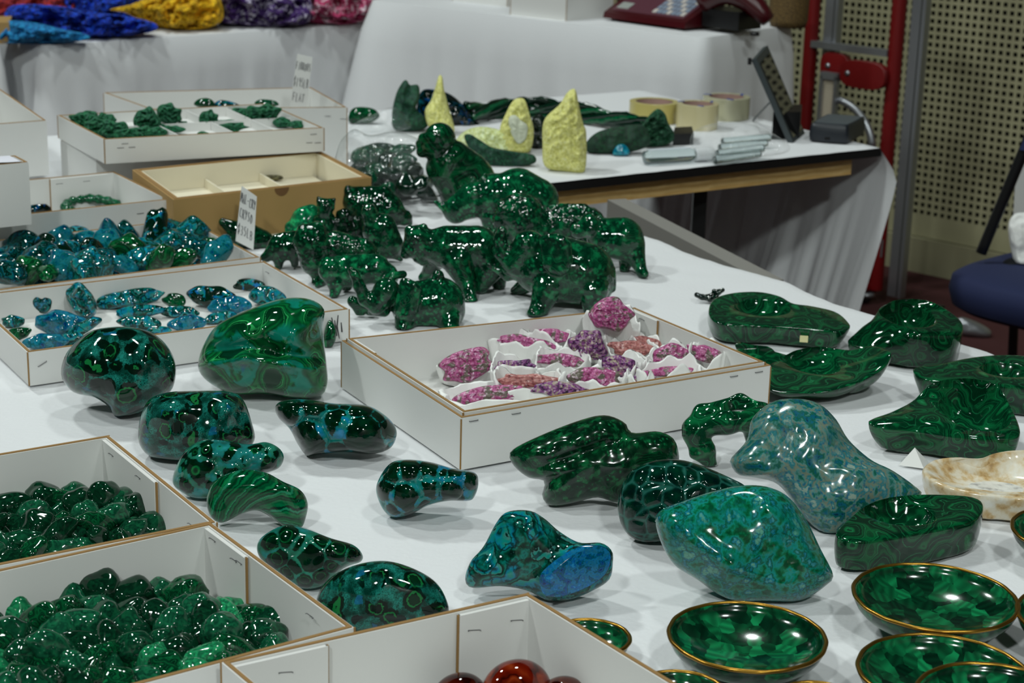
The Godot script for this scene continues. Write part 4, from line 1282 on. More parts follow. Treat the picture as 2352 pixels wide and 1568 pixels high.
func melt(at: int) -> void:
	var s: Dictionary = specs[at]
	var pr: PackedFloat32Array = s.pr
	var n: int = s.n
	var k: float = s.k
	var c: float = s.cell
	var lo: Vector3 = s.lo
	var hi: Vector3 = s.hi
	var dim := ((hi - lo) / c / 4.0).ceil() * 4.0 + Vector3.ONE
	var nx := int(dim.x)
	var ny := int(dim.y)
	var nz := int(dim.z)
	var f := PackedFloat32Array()
	f.resize(nx * ny * nz)
	f.fill(1e9)
	var ns := noise(FastNoiseLite.TYPE_SIMPLEX_SMOOTH, s.nf, 3, s.sd)
	var amp: float = s.amp
	var live: Array[Vector3i] = []
	var reach := c * 2.0 * 1.75 + 1.0 + amp * 1.5
	for bz in range(0, nz - 1, 4):
		for by in range(0, ny - 1, 4):
			for bx in range(0, nx - 1, 4):
				if absf(dist(lo + Vector3(bx + 2, by + 2, bz + 2) * c, pr, n, k)) < reach:
					live.append(Vector3i(bx, by, bz))
	for b in live:
		for z in range(b.z, mini(b.z + 5, nz)):
			for y in range(b.y, mini(b.y + 5, ny)):
				var o := (z * ny + y) * nx
				for x in range(b.x, mini(b.x + 5, nx)):
					if f[o + x] > 1e8:
						var p := lo + Vector3(x, y, z) * c
						f[o + x] = dist(p, pr, n, k) + amp * ns.get_noise_3dv(p)
	var id := PackedInt32Array()
	id.resize(nx * ny * nz)
	id.fill(-1)
	var V := PackedVector3Array()
	var off := [0, 1, nx, nx + 1, nx * ny, nx * ny + 1, nx * ny + nx, nx * ny + nx + 1]
	var ed := [[0, 1], [2, 3], [4, 5], [6, 7], [0, 2], [1, 3], [4, 6], [5, 7], [0, 4], [1, 5], [2, 6], [3, 7]]
	var pos := []
	for i in 8: pos.append(Vector3(i & 1, (i >> 1) & 1, i >> 2))
	for b in live:
		for z in range(b.z, mini(b.z + 4, nz - 1)):
			for y in range(b.y, mini(b.y + 4, ny - 1)):
				for x in range(b.x, mini(b.x + 4, nx - 1)):
					var o := (z * ny + y) * nx + x
					var mask := 0
					for i in 8:
						if f[o + off[i]] < 0.0: mask |= 1 << i
					if mask == 0 or mask == 255: continue
					var sum := Vector3.ZERO
					var cnt := 0
					for e: Array in ed:
						var da: float = f[o + off[e[0]]]
						var db: float = f[o + off[e[1]]]
						if (da < 0.0) != (db < 0.0):
							sum += (pos[e[0]] as Vector3).lerp(pos[e[1]], da / (da - db))
							cnt += 1
					id[o] = V.size()
					V.append(lo + (Vector3(x, y, z) + sum / cnt) * c)
	var T := PackedInt32Array()
	var st := [1, nx, nx * ny]
	for b in live:
		for z in range(maxi(b.z, 1), mini(b.z + 4, nz - 1)):
			for y in range(maxi(b.y, 1), mini(b.y + 4, ny - 1)):
				for x in range(maxi(b.x, 1), mini(b.x + 4, nx - 1)):
					var o := (z * ny + y) * nx + x
					var s0 := f[o] < 0.0
					for ax in 3:
						if (f[o + st[ax]] < 0.0) == s0: continue
						var u: int = st[(ax + 1) % 3]
						var w: int = st[(ax + 2) % 3]
						var q := [id[o], id[o - u], id[o - u - w], id[o - w]]
						if q.min() < 0: continue
						if s0: T.append_array([q[0], q[2], q[1], q[0], q[3], q[2]])
						else: T.append_array([q[0], q[1], q[2], q[0], q[2], q[3]])
	var N := PackedVector3Array()
	N.resize(V.size())
	var tet := [Vector3(1, -1, -1), Vector3(-1, -1, 1), Vector3(-1, 1, -1), Vector3(1, 1, 1)]
	var mpp: float = s.mpp
	for i in V.size():
		var p := V[i]
		var g := Vector3.ZERO
		var mean := 0.0
		for q: Vector3 in tet:
			var w := p + q * 0.7
			var d := dist(w, pr, n, k) + amp * ns.get_noise_3dv(w)
			g += q * d
			mean += d * 0.25
		g = g.normalized()
		N[i] = g
		V[i] = (p - g * clampf(mean, -c, c)) * mpp
		V[i].y = maxf(V[i].y, 0.0)
	cast[at] = [V, N, T]

func cast_figures() -> void:
	cast.resize(specs.size())
	WorkerThreadPool.wait_for_group_task_completion(WorkerThreadPool.add_group_task(melt, specs.size(), -1, true))
	for i in specs.size():
		var a := []
		a.resize(Mesh.ARRAY_MAX)
		a[Mesh.ARRAY_VERTEX] = cast[i][0]
		a[Mesh.ARRAY_NORMAL] = cast[i][1]
		a[Mesh.ARRAY_INDEX] = cast[i][2]
		var m := ArrayMesh.new()
		m.add_surface_from_arrays(Mesh.PRIMITIVE_TRIANGLES, a)
		var s: Dictionary = specs[i]
		single(s.called, m, s.mt, s.label, s.cat, s.ref, s.group)

func green(i: int, tone := 1.0) -> StandardMaterial3D:
	return pmat("mottle", 0.2, 0.05, Vector3(0.37 * i, 0.23 * i, 0.61 * i), Color(tone, tone, tone) * 1.12)

func figures() -> void:
	figure("elephant_figurine", "largest malachite elephant figurine with its trunk raised, behind the deep white tray", [1290, 700], [
		[1285, 618, 0, 76, 1340, 628, 0, 72], [1240, 612, 0, 62], [1362, 645, 0, 52], [1214, 572, 8, 43, 1186, 602, 12, 34],
		[1178, 602, 12, 27, 1153, 580, 14, 19], [1153, 580, 14, 19, 1149, 550, 16, 14], [1149, 550, 16, 14, 1153, 531, 18, 12],
		[1190, 626, 8, 18, 1165, 633, 8, 11], [1165, 633, 8, 11, 1123, 609, 12, 6], [1250, 552, 56, 12, 1258, 606, 74, 12], [1264, 548, 62, 12, 1272, 618, 78, 12], [1278, 548, 66, 12, 1286, 622, 81, 11], [1291, 553, 69, 12, 1298, 616, 82, 11], [1303, 564, 71, 10, 1307, 602, 82, 9],
		[1258, 660, 50, 36, 1238, 712, 72, 21], [1238, 712, 72, 21, 1228, 722, 88, 18], [1362, 668, 46, 36, 1362, 712, 60, 22], [1222, 645, -70, 24, 1186, 668, -100, 14], [1330, 668, -60, 32, 1325, 680, -64, 22],
		[1208, 560, 46, 8], [1405, 620, 10, 8, 1410, 665, 14, 4]], green(1))
	figure("elephant_figurine", "small malachite elephant figurine with a curled trunk touching the deep white tray", [960, 735], [
		[955, 702, 0, 56, 1008, 696, 0, 60], [1028, 715, 0, 40], [888, 670, 10, 33, 868, 694, 14, 25], [864, 698, 14, 23, 839, 686, 16, 16], [839, 686, 16, 16, 825, 656, 16, 13],
		[825, 656, 16, 13, 816, 632, 16, 10], [816, 632, 16, 10, 807, 620, 16, 8], [882, 714, 8, 14, 852, 718, 12, 7], [928, 648, 40, 10, 914, 712, 52, 10], [938, 650, 44, 10, 926, 722, 55, 9], [949, 655, 47, 10, 939, 722, 57, 9], [959, 664, 49, 9, 952, 712, 58, 8],
		[904, 633, -8, 9, 926, 630, -20, 9], [932, 735, 40, 26, 926, 768, 60, 19], [1030, 735, 40, 28, 1036, 762, 60, 20], [850, 712, -40, 13, 810, 692, -40, 11], [810, 692, -40, 11, 829, 726, -40, 8], [960, 720, -40, 26, 955, 728, -44, 18], [1006, 633, 0, 14]], green(2))
	figure("lioness_figurine", "malachite lioness figurine with a bright green flank behind the small elephant", [820, 672], [
		[760, 618, 12, 29, 768, 642, 14, 22], [752, 630, 20, 16], [800, 622, 0, 38, 862, 616, 0, 34], [886, 634, 0, 30], [774, 650, 20, 18, 765, 686, 30, 9], [798, 650, -22, 16, 795, 668, -26, 9], [885, 650, 22, 18, 892, 684, 30, 9], [748, 596, 6, 7], [776, 594, 0, 7], [730, 655, -6, 8, 760, 640, 0, 10]], green(3, 1.15))
	figure("bear_figurine", "malachite bear figurine with a lowered snout beside the scribbled tray corner", [655, 612], [
		[650, 566, 0, 32, 690, 562, -8, 34], [634, 572, 4, 24, 612, 590, 8, 11], [612, 590, 8, 10, 604, 592, 8, 6], [676, 588, 14, 13, 677, 606, 18, 9], [640, 596, 8, 14, 640, 612, 12, 9], [655, 543, 4, 9], [632, 548, 4, 7]], green(4, 0.85))
	figure("lion_figurine", "malachite lion figurine with a carved mane behind the lioness", [760, 640], [
		[718, 560, 12, 42, 722, 598, 16, 34], [702, 540, 14, 26, 690, 552, 20, 17], [728, 528, 6, 20], [770, 568, 0, 38, 832, 580, 0, 34], [846, 592, 0, 28], [726, 618, 24, 18, 728, 646, 34, 10], [724, 650, 40, 8], [745, 620, -18, 15, 742, 632, -22, 10], [836, 605, 20, 18, 842, 640, 30, 9], [856, 575, 0, 6, 862, 612, 4, 4]], green(5, 0.9), {"amp": 1.2, "nf": 0.08})
	figure("bear_figurine", "malachite bear figurine striding with its head lowered, left of the largest elephant", [1040, 665], [
		[958, 550, 16, 33, 946, 568, 20, 23], [942, 574, 20, 19, 931, 584, 24, 11], [964, 590, 14, 17, 972, 600, 14, 11], [939, 527, 12, 9], [973, 522, 8, 9], [986, 562, 8, 36, 1010, 566, 5, 44], [1030, 568, 0, 50, 1095, 572, -8, 54], [1126, 590, -12, 46],
		[1000, 598, -20, 25, 980, 630, -40, 13], [978, 634, -42, 12, 970, 638, -40, 10], [1050, 600, 30, 36, 1072, 650, 50, 20], [1072, 650, 50, 18, 1083, 690, 80, 13], [1083, 694, 86, 13, 1074, 692, 90, 11], [1120, 620, 10, 36, 1104, 655, 20, 20], [1140, 620, -30, 30, 1146, 655, -30, 16]], green(6))
	figure("hippo_figurine", "malachite hippo figurine standing at the right end of the animal group", [1420, 622], [
		[1392, 545, 0, 45, 1428, 548, 0, 50], [1446, 565, 0, 36], [1352, 520, 16, 27, 1330, 530, 22, 18], [1320, 528, 24, 11], [1352, 497, 10, 8], [1374, 502, -8, 8], [1356, 528, 34, 12], [1458, 585, 16, 25, 1474, 622, 36, 12], [1474, 626, 40, 12, 1479, 630, 46, 11], [1440, 592, -20, 20, 1434, 618, -8, 12], [1380, 580, 26, 20, 1376, 618, 30, 12]], green(7, 1.05))
	figure("lion_figurine", "malachite lion figurine with a shaggy mane behind the largest elephant", [1230, 590], [
		[1200, 498, 10, 52, 1212, 540, 10, 50], [1165, 488, 16, 33, 1152, 505, 20, 22], [1185, 470, 10, 26], [1240, 530, 0, 50], [1290, 512, 0, 42, 1348, 518, -10, 44], [1366, 535, -10, 34], [1160, 545, 20, 26, 1146, 580, 26, 14], [1124, 532, 10, 10, 1140, 545, 10, 16], [1340, 555, 10, 24, 1345, 585, 16, 13], [1262, 478, -4, 10, 1340, 480, -10, 12]], green(8, 0.95), {"amp": 1.8, "nf": 0.07})
	figure("rhino_figurine", "malachite rhino figurine with a broad muzzle, before the gorilla bust", [1170, 540], [
		[1190, 452, 0, 66, 1226, 464, 0, 58], [1136, 450, 5, 52], [1086, 460, 14, 42, 1052, 478, 18, 32], [1046, 486, 18, 27], [1032, 482, 18, 14, 1000, 464, 20, 5], [1110, 410, 22, 8, 1114, 402, 22, 5], [1086, 412, -10, 7], [1128, 500, 26, 26, 1130, 534, 34, 16], [1230, 500, 20, 28, 1236, 536, 28, 17], [1092, 446, 52, 7]], green(9, 1.1))
	figure("gorilla_bust", "malachite gorilla bust with a domed shiny head, tallest of the carved figures", [1060, 478], [
		[1010, 318, 4, 36, 1002, 336, 10, 33], [972, 318, 20, 12, 1008, 312, 32, 12], [978, 344, 14, 21, 970, 348, 16, 14], [962, 330, 16, 8], [1040, 366, 0, 44, 1082, 394, -6, 42], [1016, 386, 10, 38, 1046, 424, 6, 42], [1092, 412, -10, 46], [1060, 442, 0, 50, 1098, 446, -4, 46], [1034, 316, 6, 8], [1030, 372, 44, 14, 1018, 400, 44, 12]], pmat("band", 0.2, 0.05, Vector3(0.2, 0.1, 0.85), Color(0.95, 0.95, 0.95)))
	figure("fish_figurine", "dark green leaping fish carving in front of the brown box", [865, 520], [
		[800, 440, 0, 12, 878, 454, 0, 28], [812, 462, 0, 26, 888, 482, 0, 40], [840, 490, 0, 40], [890, 484, 0, 38, 928, 500, 0, 18], [930, 500, 0, 14, 942, 512, 0, 6], [796, 432, 0, 7], [882, 442, 0, 14]], green(10, 0.8), {"amp": 1.5})
	figure("eagle_figurine", "malachite eagle figurine with folded wings and a long tail", [880, 600], [
		[848, 484, 8, 17, 854, 504, 8, 20], [840, 484, 14, 7, 833, 490, 16, 3], [864, 528, 0, 33, 888, 560, 0, 34], [880, 520, 4, 30, 900, 560, 4, 26], [900, 572, 0, 22, 920, 595, -4, 6], [866, 566, 16, 18, 862, 592, 20, 12]], green(11, 0.95))
	figure("monkey_figurine", "dark malachite monkey figurine sitting beside the eagle", [795, 560], [
		[793, 498, 10, 20, 792, 508, 14, 16], [796, 530, 0, 34, 800, 548, 0, 32], [768, 512, 14, 13, 756, 545, 20, 11], [822, 508, 14, 12, 832, 545, 20, 11], [778, 490, 4, 6], [808, 490, 4, 6]], green(12, 0.6))
	figure("cat_figurine", "malachite cat figurine with pricked ears sitting by the pale green turtle", [746, 560], [
		[748, 476, 8, 21, 746, 486, 12, 17], [733, 459, 6, 7, 731, 454, 6, 4], [764, 462, 6, 7, 768, 458, 6, 4], [745, 510, 0, 28, 748, 540, 0, 32], [735, 520, 18, 12, 733, 552, 24, 8]], green(13, 0.9))
	figure("turtle_figurine", "pale green malachite turtle figurine leaning behind the lion", [692, 552], [
		[704, 508, 0, 36, 692, 528, 0, 34], [676, 530, 0, 22], [664, 520, 6, 9], [716, 485, 0, 16]], green(14, 1.6))
	figure("frog_figurine", "dark green frog figurine wrapped in clear film behind the price card", [570, 563], [
		[512, 510, 0, 10, 538, 526, 0, 20], [560, 540, 0, 34, 600, 552, 0, 26], [612, 556, 0, 20, 630, 564, 0, 10], [530, 550, 12, 12, 526, 572, 18, 7], [585, 560, 18, 16, 582, 574, 24, 9]], green(15, 0.8))
	figure("lizard_figurine", "tiny dark green lizard figurine lying behind the oval ashtray", [1625, 692], [
		[1600, 677, 0, 6, 1612, 682, 0, 6], [1612, 682, 0, 6, 1632, 684, 0, 9], [1632, 684, 0, 9, 1648, 672, 0, 7], [1648, 672, 0, 6, 1660, 666, 0, 5], [1630, 688, 10, 6], [1646, 684, 6, 5], [1640, 668, -6, 5]], pmat("mottle", 0.1, 0.06, Vector3.ZERO, Color(0.5, 0.5, 0.6)), {"k": 5.0, "cell": 1.8})
	figure("stone_bowl", "looped malachite ashtray on a curved leg, behind the grey-blue boulder", [1660, 1060], [
		[1596, 984, 0, 24, 1670, 968, 0, 27], [1670, 968, 0, 27, 1744, 958, -6, 23], [1612, 948, -40, 18, 1700, 922, -60, 16], [1700, 922, -60, 16, 1752, 942, -40, 15], [1752, 942, -40, 15, 1752, 960, -6, 18], [1612, 948, -40, 18, 1590, 982, 0, 20],
		[1596, 992, 8, 25, 1622, 1034, 18, 19], [1622, 1034, 18, 19, 1638, 1064, 20, 9], [1580, 1004, 18, 8, 1592, 1044, 30, 5], [1592, 1044, 30, 5, 1626, 1070, 30, 5], [1722, 975, -10, 20, 1730, 1030, -30, 12]], pmat("band", 0.16, 0.05, Vector3(0.3, 0.9, 0.5), Color(1.1, 1.1, 1.1)), {"k": 16.0, "cat": "ashtray", "amp": 0.2, "cuts": [[1684, 926, -22, 27, 1710, 924, -24, 25]]})
	cast_figures()

# ---------------------------------------------------------------- what lies in the trays
var pebbles: Array = []

# a tumbled stone: a lumpy ball ground flat on several sides
func pebble_mesh(sd: int, sx: float, sy: float, sz: float, facets: int) -> ArrayMesh:
	var rng := RandomNumberGenerator.new()
	rng.seed = sd
	var ns := noise(FastNoiseLite.TYPE_SIMPLEX_SMOOTH, 0.5, 1, sd)
	var cutp := []
	for i in facets:
		cutp.append([Vector3(rng.randfn(), rng.randfn() * 0.8, rng.randfn()).normalized(), rng.randf_range(0.62, 0.9)])
	var P := PackedVector3Array()
	var rows := 18
	var cols := 26
	for r in rows:
		for k in cols:
			var a := PI * r / (rows - 1.0)
			var b := TAU * k / cols
			var p := Vector3(sin(a) * cos(b), cos(a), sin(a) * sin(b))
			p *= 1.0 + 0.2 * ns.get_noise_3dv(p * 1.6)
			for c: Array in cutp:
				var over := p.dot(c[0]) - float(c[1])
				if over > 0.0: p -= (c[0] as Vector3) * over * 0.75
			P.append(p * Vector3(sx, sy, sz))
	var m := MB.new()
	m.grid(P, rows, cols, true)
	return m.mesh()

func inside(poly: PackedVector2Array, rng: RandomNumberGenerator) -> Vector2:
	var lo := poly[0]
	var hi := poly[0]
	for p in poly:
		lo = lo.min(p)
		hi = hi.max(p)
	for i in 200:
		var q := Vector2(rng.randf_range(lo.x, hi.x), rng.randf_range(lo.y, hi.y))
		if Geometry2D.is_point_in_polygon(q, poly): return q
	return poly[0]

# stones heaped inside a tray: area is where the heap shows along the sight lines
func heap(called: String, cat: String, area: Array, count: int, gap: float, size: float, h0: float, h1: float, mts: Array, labels: Array, group: String, sd: int, shapes: Array, flatten := 1.0) -> void:
	var rng := RandomNumberGenerator.new()
	rng.seed = sd
	var poly := PackedVector2Array()
	for i in range(0, area.size(), 2): poly.append(Vector2(area[i], area[i + 1]))
	var put: Array[Vector2] = []
	var tries := 0
	while put.size() < count and tries < 6000:
		tries += 1
		var q := inside(poly, rng)
		var ok := true
		for o in put:
			if Vector2(q.x - o.x, (q.y - o.y) * 1.7).length() < gap:
				ok = false
				break
		if ok: put.append(q)
	for q in put:
		var mi := rng.randi() % mts.size()
		var p := W(q.x, q.y, rng.randf_range(h0, h1))
		var s := size * rng.randf_range(0.75, 1.2) * (p - eye).dot(fw) / FL * 0.5
		var o := single(called, shapes[rng.randi() % shapes.size()], mts[mi], labels[mi], cat, p, group)
		o.basis = Basis.from_euler(Vector3(rng.randf_range(-0.5, 0.5), rng.randf() * TAU, rng.randf_range(-0.7, 0.7) * flatten)).scaled_local(Vector3.ONE * s)

func glyph_strokes(g: String) -> Array:
	match g:
		"F": return [[0, 1, 0, 0, 0.8, 0.05], [0, 0.48, 0.6, 0.5]]
		"I": return [[0.4, 0, 0.38, 1]]
		"B": return [[0.1, 0, 0.1, 1, 0.6, 0.95, 0.75, 0.72, 0.5, 0.5, 0.15, 0.48], [0.1, 0.02, 0.6, 0.08, 0.68, 0.3, 0.45, 0.48]]
		"R": return [[0.1, 1, 0.1, 0, 0.6, 0.05, 0.72, 0.3, 0.5, 0.5, 0.1, 0.52], [0.4, 0.52, 0.8, 1]]
		"O": return [[0.4, 0, 0.1, 0.3, 0.1, 0.75, 0.4, 1, 0.75, 0.75, 0.75, 0.3, 0.4, 0]]
		"U": return [[0.1, 0, 0.1, 0.8, 0.4, 1, 0.7, 0.8, 0.72, 0]]
		"S": return [[0.75, 0.08, 0.4, 0, 0.12, 0.2, 0.4, 0.48, 0.72, 0.72, 0.5, 0.98, 0.1, 0.92]]
		"$": return [[0.75, 0.15, 0.4, 0.08, 0.12, 0.25, 0.4, 0.5, 0.72, 0.72, 0.5, 0.92, 0.1, 0.85], [0.45, -0.12, 0.4, 1.12]]
		"1": return [[0.4, 0, 0.38, 1]]
		"9": return [[0.7, 0.3, 0.4, 0.5, 0.12, 0.28, 0.4, 0, 0.7, 0.2, 0.66, 1]]
		"5": return [[0.72, 0, 0.2, 0.02, 0.16, 0.42, 0.5, 0.4, 0.72, 0.68, 0.45, 1, 0.1, 0.92]]
		"3": return [[0.12, 0.05, 0.55, 0.02, 0.66, 0.25, 0.35, 0.46, 0.7, 0.7, 0.5, 0.98, 0.1, 0.92]]
		"L": return [[0.1, 0, 0.12, 1, 0.7, 0.96]]
		"A": return [[0, 1, 0.38, 0, 0.76, 1], [0.15, 0.62, 0.62, 0.62]]
		"T": return [[0.4, 0, 0.38, 1], [0, 0.04, 0.85, 0]]
		"M": return [[0, 1, 0.1, 0, 0.42, 0.7, 0.72, 0, 0.85, 1]]
		"C": return [[0.75, 0.12, 0.4, 0, 0.1, 0.4, 0.16, 0.85, 0.5, 1, 0.78, 0.88]]
		"Y": return [[0, 0, 0.38, 0.45], [0.78, 0, 0.3, 1]]
		"-": return [[0.1, 0.5, 0.7, 0.48]]
	return []

# a handwritten card: corners TL, TR, BR, BL in sight-line coordinates, standing at ref
func price_card(label: String, q: Array, ref: Vector3, lines: Array) -> void:
	var P := []
	for i in 4: P.append(upright(q[i * 2], q[i * 2 + 1], ref, 0.0) - ref)
	var nrm := ((P[1] - P[0]) as Vector3).cross(P[3] - P[0]).normalized()
	if nrm.dot(eye - ref) < 0: nrm = -nrm
	var t := thing("price_card", label, "price card", ref)
	var m := MB.new()
	var k := nrm * 0.0022
	m.box8([P[3] - k, P[2] - k, P[1] - k, P[0] - k, P[3], P[2], P[1], P[0]])
	part("card", m.mesh(), mat("card_white", Color(0.86, 0.86, 0.85), 0.7), t)
	var ink := MB.new()
	for l: Array in lines:      # [text, left, top, width, height] as shares of the card
		var word: String = l[0]
		var cw: float = l[3] / word.length()
		for i in word.length():
			for s: Array in glyph_strokes(word[i]):
				var path := []
				for j in range(0, s.size(), 2):
					var u: float = l[1] + cw * (i + float(s[j]) * 0.85)
					var v: float = l[2] + l[4] * float(s[j + 1]) + 0.01 * sin(i * 2.0)
					var a: Vector3 = (P[0] as Vector3).lerp(P[1], u)
					var b: Vector3 = (P[3] as Vector3).lerp(P[2], u)
					path.append(a.lerp(b, v) + nrm * 0.0003)
				ink.tube(path, [0.0005], 6)
	part("handwriting", ink.mesh(), mat("pen_ink", Color(0.07, 0.08, 0.16), 0.6), t)

func oval(x: float, y: float, w: float, h: float, ang: float, sd: int, rough := 0.14) -> Array:
	var o := []
	var ns := noise(FastNoiseLite.TYPE_SIMPLEX_SMOOTH, 1.0, 2, sd)
	for i in 14:
		var a := TAU * i / 14.0
		var f := 1.0 + rough * 2.0 * ns.get_noise_2d(cos(a) * 1.3 + sd * 3.1, sin(a) * 1.3)
		var p := Vector2(cos(a) * w / 2, sin(a) * h / 2).rotated(deg_to_rad(ang)) * f
		o.append_array([x + p.x, y + p.y])
	return o

# a tissue cup folded round a specimen
func tissue(parent: Node3D, rx: float, rz: float, h: float, sd: int, turn := 0.0) -> void:
	var ns := noise(FastNoiseLite.TYPE_SIMPLEX, 1.0, 3, sd)
	var P := PackedVector3Array()
	var N := 56
	var prof := [[0.0, 0.0005], [0.8, 0.0005], [0.97, 0.12], [1.02, 0.5], [1.1, 0.92], [1.08, 1.0], [1.02, 0.96], [0.94, 0.55], [0.85, 0.3], [0.0, 0.25]]
	for k in prof.size():
		for i in N:
			var a := TAU * i / N
			var f: float = prof[k][0] * (1.0 + 0.12 * absf(ns.get_noise_2d(cos(a) * 0.8, sin(a) * 0.8 + k * 0.05)) * 2.0 + 0.05 * cos(a * 4.0 + sd))
			var y: float = prof[k][1] * h * (1.0 + 0.4 * ns.get_noise_2d(cos(a) * 0.5 + 9.0, sin(a) * 0.5)) if k > 1 else 0.0005
			P.append(Vector3(cos(a) * rx * f, y, sin(a) * rz * f).rotated(Vector3.UP, turn))
	var m := MB.new()
	m.grid(P, prof.size(), N, true)
	var tm := mat("tissue", Color(0.94, 0.94, 0.93), 0.9)
	tm.backlight_enabled = true
	tm.backlight = Color(0.25, 0.25, 0.25)
	part("tissue_wrap", m.mesh(), tm, parent).set_meta("label", "white tissue folded round the crystal")

func contents() -> void:
	for i in 9:
		pebbles.append(pebble_mesh(i + 3, [1.0, 1.15, 0.9, 1.25, 1.0, 1.3, 0.95, 1.1, 1.4][i], [0.7, 0.62, 0.8, 0.6, 0.75, 0.55, 0.85, 0.5, 0.62][i], [0.8, 0.75, 0.85, 0.72, 0.9, 0.65, 0.9, 0.85, 0.6][i], [2, 3, 2, 1, 3, 2, 2, 3, 1][i]))
	var tm := []
	for i in 6: tm.append(pmat("tumble", 2.6, 0.06, Vector3(i * 0.37, i * 0.21, i * 0.53), Color(1.2, 1.2, 1.2).lerp(Color(0.7, 0.74, 0.72), float(i % 3) * 0.5)))
	tm.append(pmat("tumble", 2.2, 0.08, Vector3(0.1, 0.2, 0.3), Color(1.6, 1.75, 1.65)))
	tm.append(pmat("band", 2.0, 0.06, Vector3(0.4, 0.6, 0.2), Color(1.0, 1.0, 1.0)))
	var lf := []
	var lb := []
	for i in 8:
		var w: String = ["dark green", "deep green", "near-black green", "dark green", "deep green", "near-black green", "pale milky green", "banded green"][i]
		lf.append(w + " tumbled malachite pebble in the heap of the front lower-left tray")
		lb.append(w + " tumbled malachite pebble in the heap of the rear lower-left tray")
	var a7 := [-30, 1405, 60, 1378, 150, 1362, 230, 1352, 330, 1345, 430, 1362, 500, 1398, 570, 1400, 632, 1405, 650, 1450, 640, 1490, 560, 1512, 470, 1545, 380, 1570, 200, 1590, -30, 1590]
	heap("tumbled_pebble", "pebble", a7, 46, 70, 112, 0.012, 0.014, tm, lf, "tumbled pebbles in the front tray", 21, pebbles)
	heap("tumbled_pebble", "pebble", a7, 74, 54, 106, 0.026, 0.036, tm, lf, "tumbled pebbles in the front tray", 4, pebbles)
	var a6 := [-30, 1160, 60, 1142, 140, 1132, 230, 1130, 285, 1145, 335, 1185, 352, 1212, 310, 1232, 200, 1258, 100, 1278, -30, 1295]
	heap("tumbled_pebble", "pebble", a6, 30, 58, 88, 0.012, 0.014, tm, lb, "tumbled pebbles in the rear tray", 8, pebbles)
	heap("tumbled_pebble", "pebble", a6, 52, 44, 84, 0.026, 0.036, tm, lb, "tumbled pebbles in the rear tray", 15, pebbles)
	var qm := []
	var ql := []
	for i in 6:
		qm.append(pmat(["turq", "turq", "vein", "turq", "band", "chry"][i], 4.6, 0.05, Vector3(i * 0.31, i * 0.17, i * 0.43), [Color(0.95, 1.0, 1.0), Color(0.6, 0.75, 0.75), Color(1, 1, 1), Color(0.9, 1.15, 1.2), Color(1.1, 1.2, 1.1), Color(0.35, 0.9, 1.05)][i]))
		ql.append(["turquoise and green", "blue-green", "black and teal veined", "teal swirled", "dark green banded", "bright blue mottled"][i] + " tumbled stone heaped in the crowded tray behind the price card")
	var a5 := [-30, 585, 60, 560, 110, 553, 190, 535, 290, 532, 370, 520, 430, 520, 470, 545, 512, 580, 480, 590, 400, 602, 250, 622, 100, 638, -30, 645]
	heap("turquoise_stone", "stone", a5, 34, 52, 92, 0.012, 0.014, qm, ql, "turquoise stones in the crowded tray", 31, pebbles)
	heap("turquoise_stone", "stone", a5, 60, 40, 88, 0.028, 0.042, qm, ql, "turquoise stones in the crowded tray", 12, pebbles, 1.4)
	# the loose stones, each where it lies: x, y, width, height, turn, look, label
	var lay := [[76, 697, 92, 52, 4, 0, "three-lobed turquoise stone at the rear left"], [10, 717, 44, 26, 0, 3, "small teal stone cut by the left edge at the back"], [187, 692, 62, 92, -28, 1, "upright grey-teal oval stone"], [138, 742, 124, 58, 4, 5, "round blue-topped stone"], [30, 738, 56, 30, 0, 0, "grey-green flat stone at the left edge"], [38, 768, 66, 32, -18, 4, "black and green striped stone at the left edge"],
		[104, 785, 102, 40, -2, 5, "bright blue stone in the front left corner"], [190, 752, 96, 30, -28, 3, "slender teal stone slanting up to the right"], [165, 778, 58, 34, 0, 0, "small banded teal stone in front of the blue-topped one"], [298, 684, 164, 42, -9, 1, "longest blade-shaped turquoise stone"], [418, 658, 54, 34, 0, 4, "small green round stone against the back wall"], [402, 690, 56, 36, 8, 4, "dark green stone with an eye"],
		[490, 682, 116, 52, 8, 2, "dark stone with teal lace in the middle row"], [548, 652, 122, 32, 4, 2, "flat black-and-teal stone at the back right"], [614, 680, 90, 44, 8, 1, "pale green veined stone behind the largest bright green one"], [322, 715, 116, 30, -4, 0, "flat teal stone in the middle"], [412, 716, 92, 28, 2, 1, "flat green-teal stone beside the flat teal one"], [526, 702, 104, 44, -6, 5, "blue mottled stone at the right"], [322, 742, 104, 34, 4, 0, "grey-green domed stone in the front row"], [430, 742, 92, 36, -2, 5, "bright blue stone with dark spots in the front row"], [508, 730, 84, 28, -8, 0, "teal stone leaning on the bright blue one"], [366, 758, 60, 20, 0, 3, "small teal stone at the front wall"]]
	for i in lay.size():
		var l: Array = lay[i]
		var pics_ := ["turq", "turq", "vein", "turq", "band", "chry"]
		stone("turquoise_stone", l[6] + " in the loose tray", oval(l[0], l[1], l[2], l[3], l[4], i + 40, 0.09), l[3] * 0.5, pmat(pics_[l[5]], 0.2, 0.05, Vector3(i * 0.31, i * 0.17, i * 0.43), Color(0.4, 0.95, 1.2) if l[5] == 5 else Color(0.95, 1.05, 1.05)), {"lift": 0.0045, "cols": 52, "rows": 30, "amp": 0.4, "nf": 34.0, "e": 0.85, "group": "loose stones in the scribbled tray"})
	stone("turquoise_stone", "drop-shaped green stone leaning on the outside of the loose tray", [742, 795, 745, 760, 755, 735, 768, 745, 772, 775, 762, 796], 16, pmat("band", 0.1, 0.05, Vector3(0.6, 0.6, 0.1)), {"cols": 40, "rows": 22, "group": "loose stones in the scribbled tray"})
